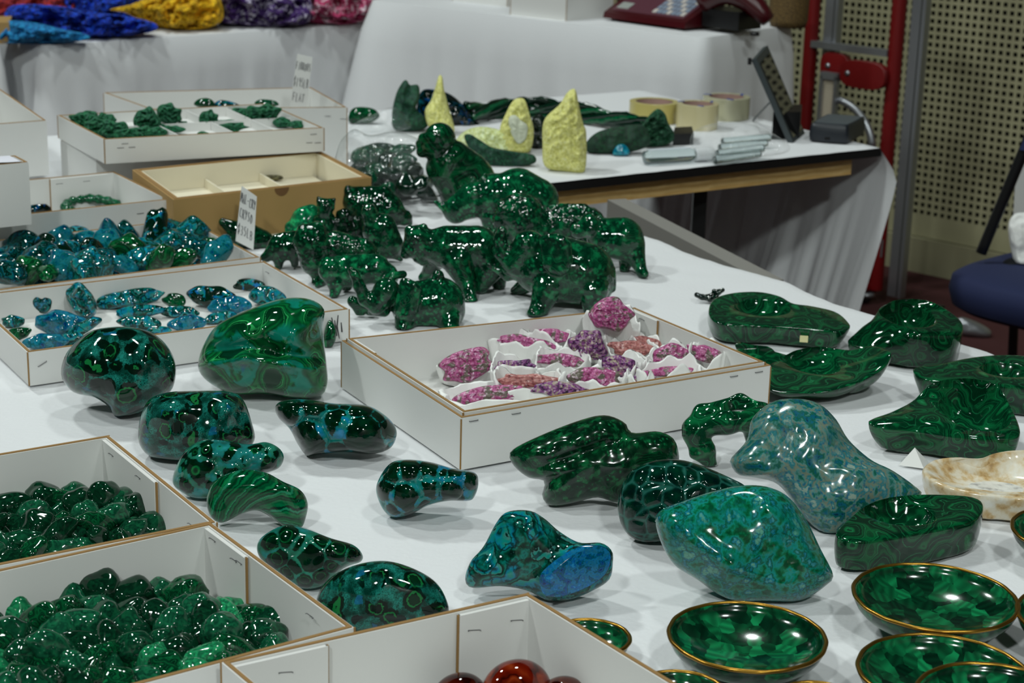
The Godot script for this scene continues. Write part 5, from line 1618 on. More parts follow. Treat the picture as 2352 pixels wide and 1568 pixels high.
	# pink crystals in tissue: x, y, w, h, turn, look, wrapped, label
	var pk := [[1075, 838, 116, 58, -16, 0, 1, "large pink crystal cluster alone at the left of the deep tray"], [1206, 787, 136, 26, 10, 0, 1, "long pink crystal in a long tissue, against the back wall"], [1268, 771, 84, 26, 2, 0, 1, "smooth lilac crystal against the back wall"], [1181, 843, 88, 28, -4, 1, 1, "dark violet crystal behind the pale rose ones"], [1292, 828, 104, 26, 4, 0, 1, "magenta crystal with a pale corner in an eye-shaped tissue"],
		[1352, 796, 82, 64, 20, 1, 0, "tall grey and pink crystal cluster in the middle"], [1386, 762, 68, 28, 8, 1, 1, "grey violet crystal in front of the topmost one"], [1406, 722, 98, 60, 0, 0, 1, "dark magenta cluster standing highest at the back of the deep tray"], [1449, 799, 98, 32, 6, 2, 1, "flat rose-coloured crystal right of the tall cluster"], [1480, 786, 72, 24, 14, 2, 1, "grey rose crystal against the right back corner"], [1536, 817, 78, 42, -14, 0, 1, "sparkling pink crystal near the right wall"],
		[1622, 812, 82, 32, 14, 0, 1, "magenta crystal in the right front corner"], [1425, 842, 84, 42, 12, 1, 1, "violet and white cluster beside the pink druse"], [1370, 866, 116, 40, 2, 0, 1, "rosy pink druse at the front wall"], [1213, 874, 130, 26, 2, 2, 1, "pale rose pair of crystals in one tissue"], [1134, 909, 180, 38, -6, 0, 1, "long pink and green crystal at the front wall"], [1284, 893, 116, 28, 2, 1, 0, "dark violet crystal at the front wall without tissue"], [1538, 853, 116, 20, -4, 0, 1, "flat lilac crystal at the front wall"], [1475, 869, 56, 16, -4, 1, 1, "small violet crystal at the front wall"]]
	for i in pk.size():
		var l: Array = pk[i]
		var hh := 0.004
		if l[7].begins_with("dark magenta"): hh = 0.03
		var lift: float = hh + (0.01 if l[0] < 1150 else 0.03 if l[0] < 1500 else 0.038) + (0.004 if l[6] else 0.0)
		var s := stone("crystal_specimen", l[7], oval(l[0], l[1], l[2] * 1.06, l[3] * 1.22, l[4], i + 90, 0.16), l[3] * 0.6, pmat(["pink", "violet", "rosy"][l[5]], 0.07, 0.32, Vector3(i * 0.29, i * 0.47, i * 0.13)), {"lift": lift, "cols": 96, "rows": 52, "crinkle": 1, "amp": 0.4, "nf": 150.0, "no": 2, "e": 0.7, "cat": "crystal", "group": "pink crystals in the deep tray"})
		if l[6]:
			var mpp := (s.position - eye).dot(fw) / FL
			var c := W(l[0], l[1] + l[3] * 0.1, lift + 0.006) - s.position
			var holder := Vector3(c.x, 0.0045 - lift, c.z)
			tissue(s, l[2] * 0.55 * mpp, clampf(l[3] * 0.56 * mpp / 0.36, 0.018, 0.03), lift + 0.006, i * 7, -deg_to_rad(float(l[4])) * 1.5)
			s.get_child(s.get_child_count() - 1).position = holder
	# stone eggs
	var egg := [[1186, 1584, 70, "large glossy brown stone egg with a pale flank in the bottom tray", 0.0], [1056, 1600, 56, "dark brown stone egg left of the large one in the bottom tray", 0.4], [1292, 1606, 54, "speckled dark stone egg right of the large one in the bottom tray", 0.75]]
	for e: Array in egg:
		var c := W(e[0], e[1], 0.026)
		var r: float = e[2] * (c - eye).dot(fw) / FL
		c.y = TY + 0.0045 + r * 0.95
		c = eye + (W(e[0], e[1], c.y - TY) - eye)
		var m := MB.new()
		var prof := []
		for k in 30:
			var a := PI * k / 29.0
			prof.append(Vector2(sin(a) * r * (1.0 + 0.08 * cos(a)), -cos(a) * r * 1.22))
		prof[0].x = 0.0
		prof[29].x = 0.0
		m.lathe(Vector3.ZERO, prof, 40, Basis(Vector3(0.6, 0, 0.8), 1.35))
		single("stone_egg", m.mesh(), pmat("egg", 0.14, 0.04, Vector3(e[4], e[4] * 2, 0.2), Color(0.8, 0.62, 0.55) if e[4] == 0.0 else Color(0.5, 0.42, 0.4)), e[3], "egg", c)
	# dull fibrous clusters in their divided tray
	var fb := [[188, 280, 52, 32], [226, 294, 60, 34], [205, 272, 40, 22], [262, 300, 60, 32], [290, 312, 56, 26], [240, 278, 44, 22], [336, 282, 52, 44], [328, 308, 50, 22], [362, 306, 40, 20], [387, 268, 50, 38], [398, 299, 44, 14], [372, 296, 30, 16], [480, 276, 40, 30], [522, 284, 50, 12], [556, 259, 50, 16], [602, 265, 74, 34], [534, 294, 60, 18], [646, 284, 34, 18], [684, 287, 46, 16], [466, 306, 22, 6], [420, 284, 22, 8]]
	var fw_ := ["bushy", "mossy", "small knobbly", "dark", "low", "small grey-tinged", "tall", "flat", "small round", "upright curled", "thin", "tiny round", "stubby", "thin flat", "flat bright", "largest bright", "low spread", "small", "low", "tiny flat", "tiny grey"]
	var fp := ["in the rear left corner", "in the left heap", "at the back of the left heap", "in the middle of the left heap", "at the front of the left heap", "behind the left heap", "left of the upright curled one", "before the tall one", "at the front beside the tall one", "near the back wall", "in the front row", "under the tall one", "in the middle compartment", "right of the stubby one", "at the back wall", "behind the price card's foot", "in the front middle compartment", "at the right", "in the front right corner", "at the front wall", "near the stubby one"]
	for i in fb.size():
		var l: Array = fb[i]
		stone("fibrous_cluster", "%s green fibrous cluster %s of the divided tray" % [fw_[i], fp[i]], oval(l[0], l[1] - l[3] * 0.12, l[2] * 1.15, l[3] * 1.3, 0, i + 200, 0.2), l[3] * 0.8, pmat("fibre", 0.06, 0.85, Vector3(i * 0.3, i * 0.5, 0), Color(1.1, 1.3, 1.2)), {"lift": 0.116, "cols": 44, "rows": 26, "amp": 0.6, "nf": 120.0, "no": 3, "cat": "mineral", "group": "fibrous clusters in the divided tray"})
	price_card("handwritten price card reading FIBROUS standing in the tray of fibrous clusters", [683, 124, 718, 132, 701, 268, 664, 258], W(683, 264, 0.1), [["FIBROUS", 0.04, 0.12, 0.95, 0.13], ["$195LB", 0.02, 0.38, 0.96, 0.15], ["FLAT", 0.1, 0.64, 0.75, 0.14]])
	price_card("handwritten price card reading MAL-CRY CRYSO standing at the crowded tray's corner", [555, 427, 590, 452, 582, 574, 541, 553], W(564, 577, 0.0), [["MAL-CRY", 0.03, 0.1, 0.95, 0.17], ["CRYSO", 0.06, 0.37, 0.8, 0.17], ["$35LB", 0.04, 0.67, 0.9, 0.17]])
	# few things lying in the back trays
	stone("polished_stone", "domed dark green polished stone at the left in the long rear tray", [445, 240, 455, 228, 475, 225, 490, 232, 492, 246, 465, 248], 14, pmat("band", 0.1), {"lift": 0.105, "cols": 36, "rows": 20})
	stone("polished_stone", "flat black-green polished stone in the middle of the long rear tray", [488, 242, 505, 230, 530, 233, 552, 243, 530, 250, 500, 250], 12, pmat("vein", 0.1), {"lift": 0.105, "cols": 36, "rows": 20})
	stone("polished_stone", "grey-green polished oval at the right in the long rear tray", [584, 236, 600, 228, 630, 231, 641, 241, 620, 246, 596, 245], 12, pmat("tumble", 0.1), {"lift": 0.105, "cols": 36, "rows": 20})
	var rail := MB.new()
	var lp: Array = [W(150, 478, 0.025), W(165, 462, 0.03), W(200, 456, 0.032), W(240, 460, 0.03), W(270, 470, 0.022), W(262, 482, 0.016), W(225, 488, 0.014), W(180, 488, 0.016), W(150, 478, 0.025)]
	var cen := W(212, 474, 0.0)
	var path := []
	for p in curve(lp.slice(0, 8), 46): path.append(p - cen)
	path.append(path[0])
	var rr := []
	for i in path.size(): rr.append(0.008 + 0.0015 * sin(i * 1.9))
	rail.tube(path, rr, 12)
	single("stone_bracelet", rail.mesh(), pmat("tumble", 0.08, 0.06, Vector3(0.2, 0.2, 0), Color(1.2, 1.3, 1.25)), "knobbly green stone bracelet lying in the white tray beside the brown box", "bracelet", cen)
	var bd := MB.new()
	bd.lathe(Vector3.ZERO, [Vector2(0, 0), Vector2(0.03, 0), Vector2(0.045, 0.012), Vector2(0.038, 0.024), Vector2(0.02, 0.03), Vector2(0, 0.031)], 36)
	var bs := single("domed_box", bd.mesh(), pmat("vein", 0.14, 0.04, Vector3(0.1, 0.5, 0.5), Color(0.5, 0.6, 0.7)), "round domed dark lidded box with a thin brass band half hidden by the paper-topped box", "box", W(72, 492, 0.005))
	var bb := MB.new()
	bb.lathe(Vector3(0, 0.012, 0), [Vector2(0.0445, -0.001), Vector2(0.0465, 0), Vector2(0.0445, 0.001), Vector2(0.0445, -0.001)], 36)
	part("brass_band", bb.mesh(), mat("gilt_brass", Color(0.62, 0.47, 0.18), 0.28, 0.95), bs)
	stone("rough_stone", "small grey rough stone lying alone in the open brown box", [604, 406, 612, 402, 640, 402, 650, 406, 648, 412, 625, 415, 606, 413], 10, pmat("basket", 0.1, 0.8, Vector3.ZERO, Color(1.0, 1.2, 1.5)), {"lift": 0.042, "cols": 36, "rows": 20, "amp": 0.4, "nf": 80.0})
	var pp := MB.new()
	var G := PackedVector3Array()
	var o := W(73, 515, 0.077)
	for r in 8:
		for k in 14:
			var q := Vector3(o.x, TY + 0.1785, o.z) - ADIR * (0.012 + 0.022 * k) - VDIR * (0.0075 * r)
			q.y += 0.012 * pow(absf(sin(k * 0.5)), 2.0) * (1.0 - absf(r - 3.5) / 4.5)
			G.append(q - o)
	pp.grid(G, 8, 14, false, 1)
	single("paper_sheet", pp.mesh(), mat("paper_white", Color(0.86, 0.86, 0.9), 0.8), "curled white paper lying on top of the tall box at the left edge", "paper", o)

# ---------------------------------------------------------------- the plywood table and what stands behind it
func clear_film(called: String, a: float, rough: float, tone := Color(0.9, 0.95, 0.95)) -> StandardMaterial3D:
	var m := mat(called, Color(tone.r, tone.g, tone.b, a), rough)
	m.transparency = BaseMaterial3D.TRANSPARENCY_ALPHA
	m.metallic_specular = 0.42
	return m

func clear_glass() -> StandardMaterial3D:
	var m := mat("clear_glass", Color(0.9, 0.95, 0.95, 0.04), 0.03)
	m.refraction_enabled = true
	m.refraction_scale = 0.045
	return m

func tape(label: String, x: float, y0: float, y1: float, r: float, c: Color, rows_blue: bool) -> void:
	var at := W(x, y1 - r * 0.18)
	var R0 := r * (at - eye).dot(fw) / FL
	var h := (upright(x, y0 + r * 0.18, at) - at).y
	var t := thing("tape_roll", label, "tape", at)
	var m := MB.new()
	m.lathe(Vector3.ZERO, [Vector2(R0 * 0.76, 0), Vector2(R0, 0), Vector2(R0, 0.0005), Vector2(R0, h - 0.0005), Vector2(R0, h), Vector2(R0 * 0.76, h), Vector2(R0 * 0.76, h - 0.0005), Vector2(R0 * 0.76, 0)], 48)
	part("tape_winding", m.mesh(), mat("tape_" + c.to_html(), c, 0.18), t)
	var k := MB.new()
	k.lathe(Vector3.ZERO, [Vector2(R0 * 0.68, 0), Vector2(R0 * 0.76, 0), Vector2(R0 * 0.76, h * 0.98), Vector2(R0 * 0.68, h * 0.98), Vector2(R0 * 0.68, 0)], 40)
	part("card_core", k.mesh(), mat("core_card", Color(0.62, 0.5, 0.46) if not rows_blue else Color(0.78, 0.78, 0.76), 0.8), t)
	if rows_blue:
		var b := MB.new()
		for i in 3:
			var a := -0.6 + i * 2.1
			var q := Vector3(cos(a), 0, sin(a)) * R0 * 0.86
			b.box(q + Vector3(0, h + 0.0004, 0), Vector3(R0 * 0.34, 0.0008, R0 * 0.12), Basis(Vector3.UP, -a + 0.7))
		part("blue_print", b.mesh(), mat("print_blue", Color(0.1, 0.25, 0.62), 0.4), t)

func plate(c: Array, y0: float, y1: float) -> ArrayMesh:      # a slab over four plan corners
	var m := MB.new()
	var p := []
	for y in [y0, y1]:
		for q: Vector3 in c: p.append(Vector3(q.x, y, q.z))
	m.box8(p)
	return m.mesh()

func far_things() -> void:
	var fib := pmat("fibre", 0.09, 0.8, Vector3(0.3, 0.1, 0.4), Color(0.8, 0.92, 0.9))
	var sul := pmat("sulfur", 0.08, 0.85)
	stone("fibrous_stone", "upright fist-like dull green stone at the back of the plywood table", [905, 296, 900, 262, 910, 215, 925, 188, 934, 184, 942, 195, 958, 194, 964, 205, 962, 230, 956, 250, 975, 268, 985, 285, 970, 298, 940, 302], 32, fib, {"amp": 0.4, "nf": 30.0, "e": 0.9, "bumps": [[930, 190, 925, 235, 8, 10], [955, 200, 952, 240, 8, 8]]})
	stone("dark_stone", "large dark glossy stone behind the thin yellow spike", [950, 300, 958, 240, 966, 212, 985, 204, 1030, 214, 1062, 238, 1088, 270, 1100, 292, 1060, 303, 1000, 304], 40, pmat("vein", 0.2, 0.06, Vector3(0.2, 0.7, 0.1), Color(0.5, 0.6, 0.7)), {"amp": 0.25, "nf": 24.0, "foot": [1025, 282]})
	stone("sulfur_spike", "tallest thin yellow sulphur spike, leftmost of the three", [1008, 174, 1016, 177, 1020, 205, 1030, 245, 1044, 304, 1010, 308, 984, 290, 976, 255, 990, 230, 1000, 200], 30, sul, {"amp": 0.16, "nf": 60.0, "no": 4, "cat": "mineral", "e": 0.8, "c": [1008, 262]})
	var s2 := stone("sulfur_spike", "yellow sulphur spike with a white patch, middle of the three", [1148, 300, 1163, 258, 1178, 232, 1192, 225, 1206, 230, 1216, 260, 1226, 300, 1218, 346, 1190, 350, 1165, 348], 28, sul, {"amp": 0.4, "nf": 60.0, "no": 4, "cat": "mineral"})
	var pt := stone("patch", "white crust on the sulphur", [1172, 300, 1168, 272, 1182, 264, 1200, 278, 1212, 290, 1208, 318, 1192, 330, 1180, 318], 10, mat("sulphur_white", Color(0.74, 0.76, 0.68), 0.8), {"amp": 0.5, "nf": 70.0, "no": 3, "cols": 40, "rows": 22, "foot": [1190, 356]})
	pt.reparent(s2)
	pt.name = "white_crust"
	pt.remove_meta("category")
	stone("sulfur_spike", "broad pale yellow sulphur slab at the plywood table's front edge", [1300, 216, 1312, 205, 1322, 206, 1328, 232, 1334, 262, 1340, 285, 1347, 310, 1342, 395, 1300, 394, 1252, 382, 1246, 330, 1250, 276, 1285, 240], 34, sul, {"amp": 0.3, "nf": 55.0, "no": 4, "cat": "mineral", "e": 0.65})
	stone("sulfur_stone", "rounded pale yellow stone lying behind the dull green stick", [1046, 326, 1066, 302, 1100, 291, 1140, 296, 1172, 312, 1180, 335, 1160, 348, 1100, 348, 1060, 342], 30, pmat("sulfur", 0.1, 0.4, Vector3(0.4, 0.1, 0.2), Color(0.95, 1.0, 1.15)), {"amp": 0.25, "nf": 40.0, "cat": "mineral"})
	stone("fibrous_stone", "long dull green knobbly stick lying in front of the yellow stones", [1066, 314, 1080, 308, 1102, 322, 1130, 338, 1190, 349, 1226, 356, 1229, 374, 1190, 382, 1120, 378, 1085, 352], 18, fib, {"amp": 0.5, "nf": 45.0})
	stone("fibrous_stone", "long dull green stone lying behind the small turquoise one", [1344, 346, 1350, 322, 1380, 300, 1440, 288, 1480, 290, 1492, 330, 1450, 349, 1385, 353], 26, pmat("fibre", 0.12, 0.8, Vector3(0.1, 0.4, 0.2), Color(0.55, 0.75, 0.65)), {"amp": 0.25, "nf": 26.0})
	stone("fibrous_stone", "bushy green fibrous cluster in front of the yellowish tape roll", [1462, 336, 1468, 302, 1482, 276, 1500, 256, 1514, 250, 1528, 262, 1536, 284, 1548, 305, 1544, 326, 1510, 337], 30, pmat("fibre", 0.08, 0.85, Vector3(0.7, 0.2, 0.1), Color(0.85, 1, 0.9)), {"amp": 0.7, "nf": 60.0, "no": 3})
	stone("turquoise_stone", "small bright turquoise stone lying at the front of the plywood table", [1407, 355, 1412, 338, 1424, 330, 1438, 334, 1447, 350, 1440, 357, 1420, 358], 12, pmat("chry", 0.1, 0.08, Vector3(0.2, 0.5, 0.3), Color(0.45, 1.1, 1.3)), {"cols": 40, "rows": 22})
	stone("dark_stone", "dark green rough block between the two wider yellow stones", [1212, 330, 1218, 285, 1232, 262, 1250, 268, 1256, 300, 1254, 332, 1232, 340], 22, pmat("mottle", 0.15, 0.3, Vector3(0.1, 0.1, 0.6), Color(0.5, 0.5, 0.5)), {"amp": 0.3, "nf": 40.0, "cols": 44, "rows": 24})
	stone("gilded_stone", "small green and brown stone beside the corner of the long rear tray", [800, 278, 803, 258, 815, 247, 840, 246, 862, 252, 872, 268, 850, 282, 815, 284], 18, pmat("band", 0.1, 0.06, Vector3(0.2, 0.1, 0.1)), {"cols": 44, "rows": 24})
	# a bundle of bead strands snaking along the back of the table
	var o := W(1240, 275)
	var bun := thing("bead_bundle", "thick bundle of dark green bead strands on the plywood table", "necklace", o)
	var rng := RandomNumberGenerator.new()
	rng.seed = 3
	for s in 11:
		var path := []
		var ph := rng.randf() * TAU
		for i in 34:
			var t := i / 33.0
			var c := W(lerpf(1075, 1500, t), 268 + 52 * pow(absf(t - 0.3), 1.4) * 1.6, 0.0)
			var a := ph + t * 9.0
			path.append(c - o + Vector3(0, 0.022 + 0.016 * sin(a) + 0.004 * (s % 3), 0) + VDIR * (0.024 * cos(a)))
		var m := MB.new()
		var rr := []
		for i in 34: rr.append(0.0062 + 0.0012 * sin(i * 2.4 + s))
		m.tube(path, rr, 9)
		part("strand", m.mesh(), pmat("tumble", 0.05, 0.12, Vector3(s * 0.3, 0, 0), Color(0.45, 0.6, 0.6) if s % 3 else Color(0.9, 1.2, 1.1)), bun)
	tape("yellowish roll of packing tape standing left of the other two rolls", 1501, 222, 288, 57, Color(0.74, 0.69, 0.42), false)
	tape("clear roll of packing tape with blue print, farthest of the three", 1666, 211, 280, 54, Color(0.72, 0.71, 0.60), true)
	tape("cream roll of packing tape with blue print, in front of the other two", 1600, 228, 302, 48, Color(0.76, 0.72, 0.56), true)
	# bags of clear film
	var bag := stone("film_bag", "clear plastic bag full of dark green stones beside the brown box", [764, 402, 772, 352, 786, 318, 815, 296, 850, 310, 905, 302, 960, 318, 985, 345, 1000, 395, 1022, 452, 960, 466, 880, 470, 830, 462, 790, 440], 88, clear_film("bag_film", 0.03, 0.06), {"crinkle": 1, "amp": 0.32, "nf": 40.0, "no": 2, "cat": "bag", "c": [880, 395], "cols": 120, "rows": 70})
	var pm := []
	for i in 3: pm.append(pmat("tumble", 2.0, 0.15, Vector3(i * 0.4, i * 0.2, 0), Color(0.4, 0.6, 0.62) if i else Color(0.8, 1.0, 1.0)))
	heap("bagged_stone", "stone", [800, 440, 810, 400, 850, 370, 920, 370, 960, 410, 985, 448, 900, 455, 840, 452], 26, 30, 60, 0.012, 0.016, pm, ["dark green stone inside the clear bag beside the brown box", "dark green stone inside the clear bag beside the brown box", "dark green stone inside the clear bag beside the brown box"], "stones inside the clear bag", 2, pebbles)
	heap("bagged_stone", "stone", [805, 400, 820, 370, 850, 350, 920, 345, 955, 380, 970, 430, 900, 440, 830, 430], 26, 28, 58, 0.035, 0.06, pm, ["dark green stone inside the clear bag beside the brown box", "dark green stone inside the clear bag beside the brown box", "dark green stone inside the clear bag beside the brown box"], "stones inside the clear bag", 6, pebbles)
	stone("film_bag", "small crumpled clear bag below the fist-like green stone", [800, 300, 820, 280, 860, 262, 900, 245, 930, 262, 945, 292, 900, 302, 840, 306], 30, clear_film("bag_film", 0.03, 0.06), {"amp": 0.4, "nf": 50.0, "no": 3, "cat": "bag", "cols": 60, "rows": 30})
	var b2 := stone("film_bag", "clear plastic bag of glass vials at the front of the plywood table", [1590, 340, 1588, 310, 1610, 292, 1650, 282, 1700, 280, 1745, 292, 1790, 315, 1815, 338, 1800, 352, 1740, 362, 1680, 376, 1640, 378], 42, clear_film("bag_film", 0.03, 0.06), {"amp": 0.35, "nf": 45.0, "no": 3, "cat": "bag"})
	for i in 4:
		var v := MB.new()
		var a := W(1640 + i * 6, 368 - i * 14, 0.012 + 0.01 * (i % 2)) - b2.position
		var b := W(1745 + i * 8, 352 - i * 12, 0.012 + 0.01 * (i % 2)) - b2.position
		v.tube([a, a.lerp(b, 0.02), a.lerp(b, 0.98), b], [0.004, 0.009, 0.009, 0.004], 14)
		single("glass_vial", v.mesh(), clear_glass(), "clear glass vial inside the bag at the front of the plywood table", "vial", b2.position, "glass vials in the bag")
	# the lying bottle
	var ba := W(1478, 362, 0.016)
	var bb := W(1636, 352, 0.016)
	var bo := thing("plastic_bottle", "clear plastic bottle with a white cap lying at the table's front edge", "bottle", Vector3(ba.x, TY, ba.z))
	var d := (bb - ba)
	var at := ba - bo.position
	var m := MB.new()
	m.tube([at, at + d * 0.02, at + d * 0.08, at + d * 0.66, at + d * 0.72, at + d * 0.74], [0.006, 0.0135, 0.0155, 0.0155, 0.011, 0.009], 24)
	part("bottle_body", m.mesh(), clear_glass(), bo)
	var cp := MB.new()
	cp.tube([at + d * 0.74, at + d * 0.745, at + d * 0.98, at + d], [0.0135, 0.0145, 0.0145, 0.0125], 24)
	part("cap", cp.mesh(), mat("cap_white", Color(0.85, 0.86, 0.87), 0.35), bo)
	var lb := MB.new()
	lb.box(at + d * 0.36 + Vector3(0, 0.0155, 0), Vector3(d.length() * 0.58, 0.001, 0.012), Basis(d.normalized(), Vector3.UP, d.normalized().cross(Vector3.UP)))
	part("label", lb.mesh(), mat("label_white", Color(0.82, 0.85, 0.88), 0.5), bo)
	# tablet on its stand, nearly edge-on
	var A := W(1822, 328)
	var B := W(1849, 306)
	var A2 := upright(1737, 134, A)
	var B2 := upright(1763, 104, B)
	var tb := thing("tablet", "tilted tablet screen on a stand beside the card reader", "tablet", A)
	var n := (A2 - A).cross(B - A).normalized()
	if n.dot(Vector3(1, 0.3, 0.2)) < 0: n = -n
	var back := -n * 0.012
	var tm := MB.new()
	tm.box8([A + back - A, B + back - A, B - A, A - A, A2 + back - A, B2 + back - A, B2 - A, A2 - A])
	part("tablet_case", tm.mesh(), mat("case_grey", Color(0.2, 0.23, 0.24), 0.45), tb)
	var sc := MB.new()
	var q1 := A.lerp(A2, 0.05).lerp(B.lerp(B2, 0.05), 0.1) + n * 0.0006 - A
	var q2 := A.lerp(A2, 0.05).lerp(B.lerp(B2, 0.05), 0.92) + n * 0.0006 - A
	var q3 := A.lerp(A2, 0.93).lerp(B.lerp(B2, 0.93), 0.92) + n * 0.0006 - A
	var q4 := A.lerp(A2, 0.93).lerp(B.lerp(B2, 0.93), 0.1) + n * 0.0006 - A
	var e := n * 0.0008
	sc.box8([q1, q2, q3, q4, q1 + e, q2 + e, q3 + e, q4 + e])
	part("screen", sc.mesh(), mat("dark_mirror", Color(0.35, 0.35, 0.35), 0.03, 0.9), tb)
	var leg := MB.new()
	leg.tube([A.lerp(A2, 0.5) + back * 1.2 - A, W(1730, 278) - A + Vector3(0, 0.002, 0)], [0.0022], 8)
	part("support_leg", leg.mesh(), mat("case_grey", Color(0.2, 0.23, 0.24), 0.45), tb)
	var clip := MB.new()
	clip.box(A2 + back * 1.4 - A, Vector3(0.008, 0.014, 0.014))
	part("corner_clip", clip.mesh(), mat("black_plastic", Color(0.025, 0.025, 0.03), 0.4), tb)
	single("black_box", plate([W(1772, 320), W(1835, 318), W(1838, 300), W(1778, 300)], TY + 0.0005, TY + 0.062), mat("black_plastic", Color(0.025, 0.025, 0.03), 0.4), "plain black box standing behind the tilted tablet", "box")
	single("black_box", plate([W(1545, 334), W(1592, 332), W(1588, 316), W(1548, 318)], TY + 0.0005, TY + 0.026), mat("black_plastic", Color(0.025, 0.025, 0.03), 0.4), "small black box beside the bag of vials", "box")
	# card reader with softened edges
	var ring := []
	for q in [[1857, 326], [1945, 333], [1986, 310], [1896, 303]]: ring.append(W(q[0], q[1]))
	var mid := (ring[0] + ring[1] + ring[2] + ring[3]) as Vector3 / 4.0
	var soft := []
	for i in 4:
		soft.append((ring[i] as Vector3).lerp(ring[(i + 3) % 4], 0.12))
		soft.append((ring[i] as Vector3).lerp(ring[(i + 1) % 4], 0.12))
	var loop := curve(soft, 64)
	var P := PackedVector3Array()
	for k in [[0.0, 0.001], [0.9, 0.001], [0.99, 0.004], [1.02, 0.02], [0.99, 0.036], [0.95, 0.042], [0.9, 0.0445], [0.0, 0.046]]:
		for p in loop: P.append((p - mid) * k[0] + Vector3(0, k[1], 0))
	var cr := MB.new()
	cr.grid(P, 8, 64, true)
	var rd := single("card_reader", cr.mesh(), mat("reader_blue", Color(0.075, 0.10, 0.13), 0.45), "dark grey payment card reader with rounded edges at the table's right corner", "card reader", mid)
	var lid := PackedVector3Array()
	for k in [[0.0, 0.0465], [0.84, 0.0452], [0.86, 0.0445]]:
		for p in loop: lid.append((p - mid) * k[0] + Vector3(0, k[1], 0))
	var lm := MB.new()
	lm.grid(lid, 3, 64, true)
	part("top_plate", lm.mesh(), mat("reader_top", Color(0.28, 0.31, 0.33), 0.4), rd)
	var slot := MB.new()
	slot.box(W(1900, 318, 0.016) - mid + (eye - mid).normalized() * 0.012, Vector3(0.012, 0.006, 0.003), Basis(Vector3.UP, 0.2))
	part("port", slot.mesh(), mat("black_plastic", Color(0.025, 0.025, 0.03), 0.4), rd)

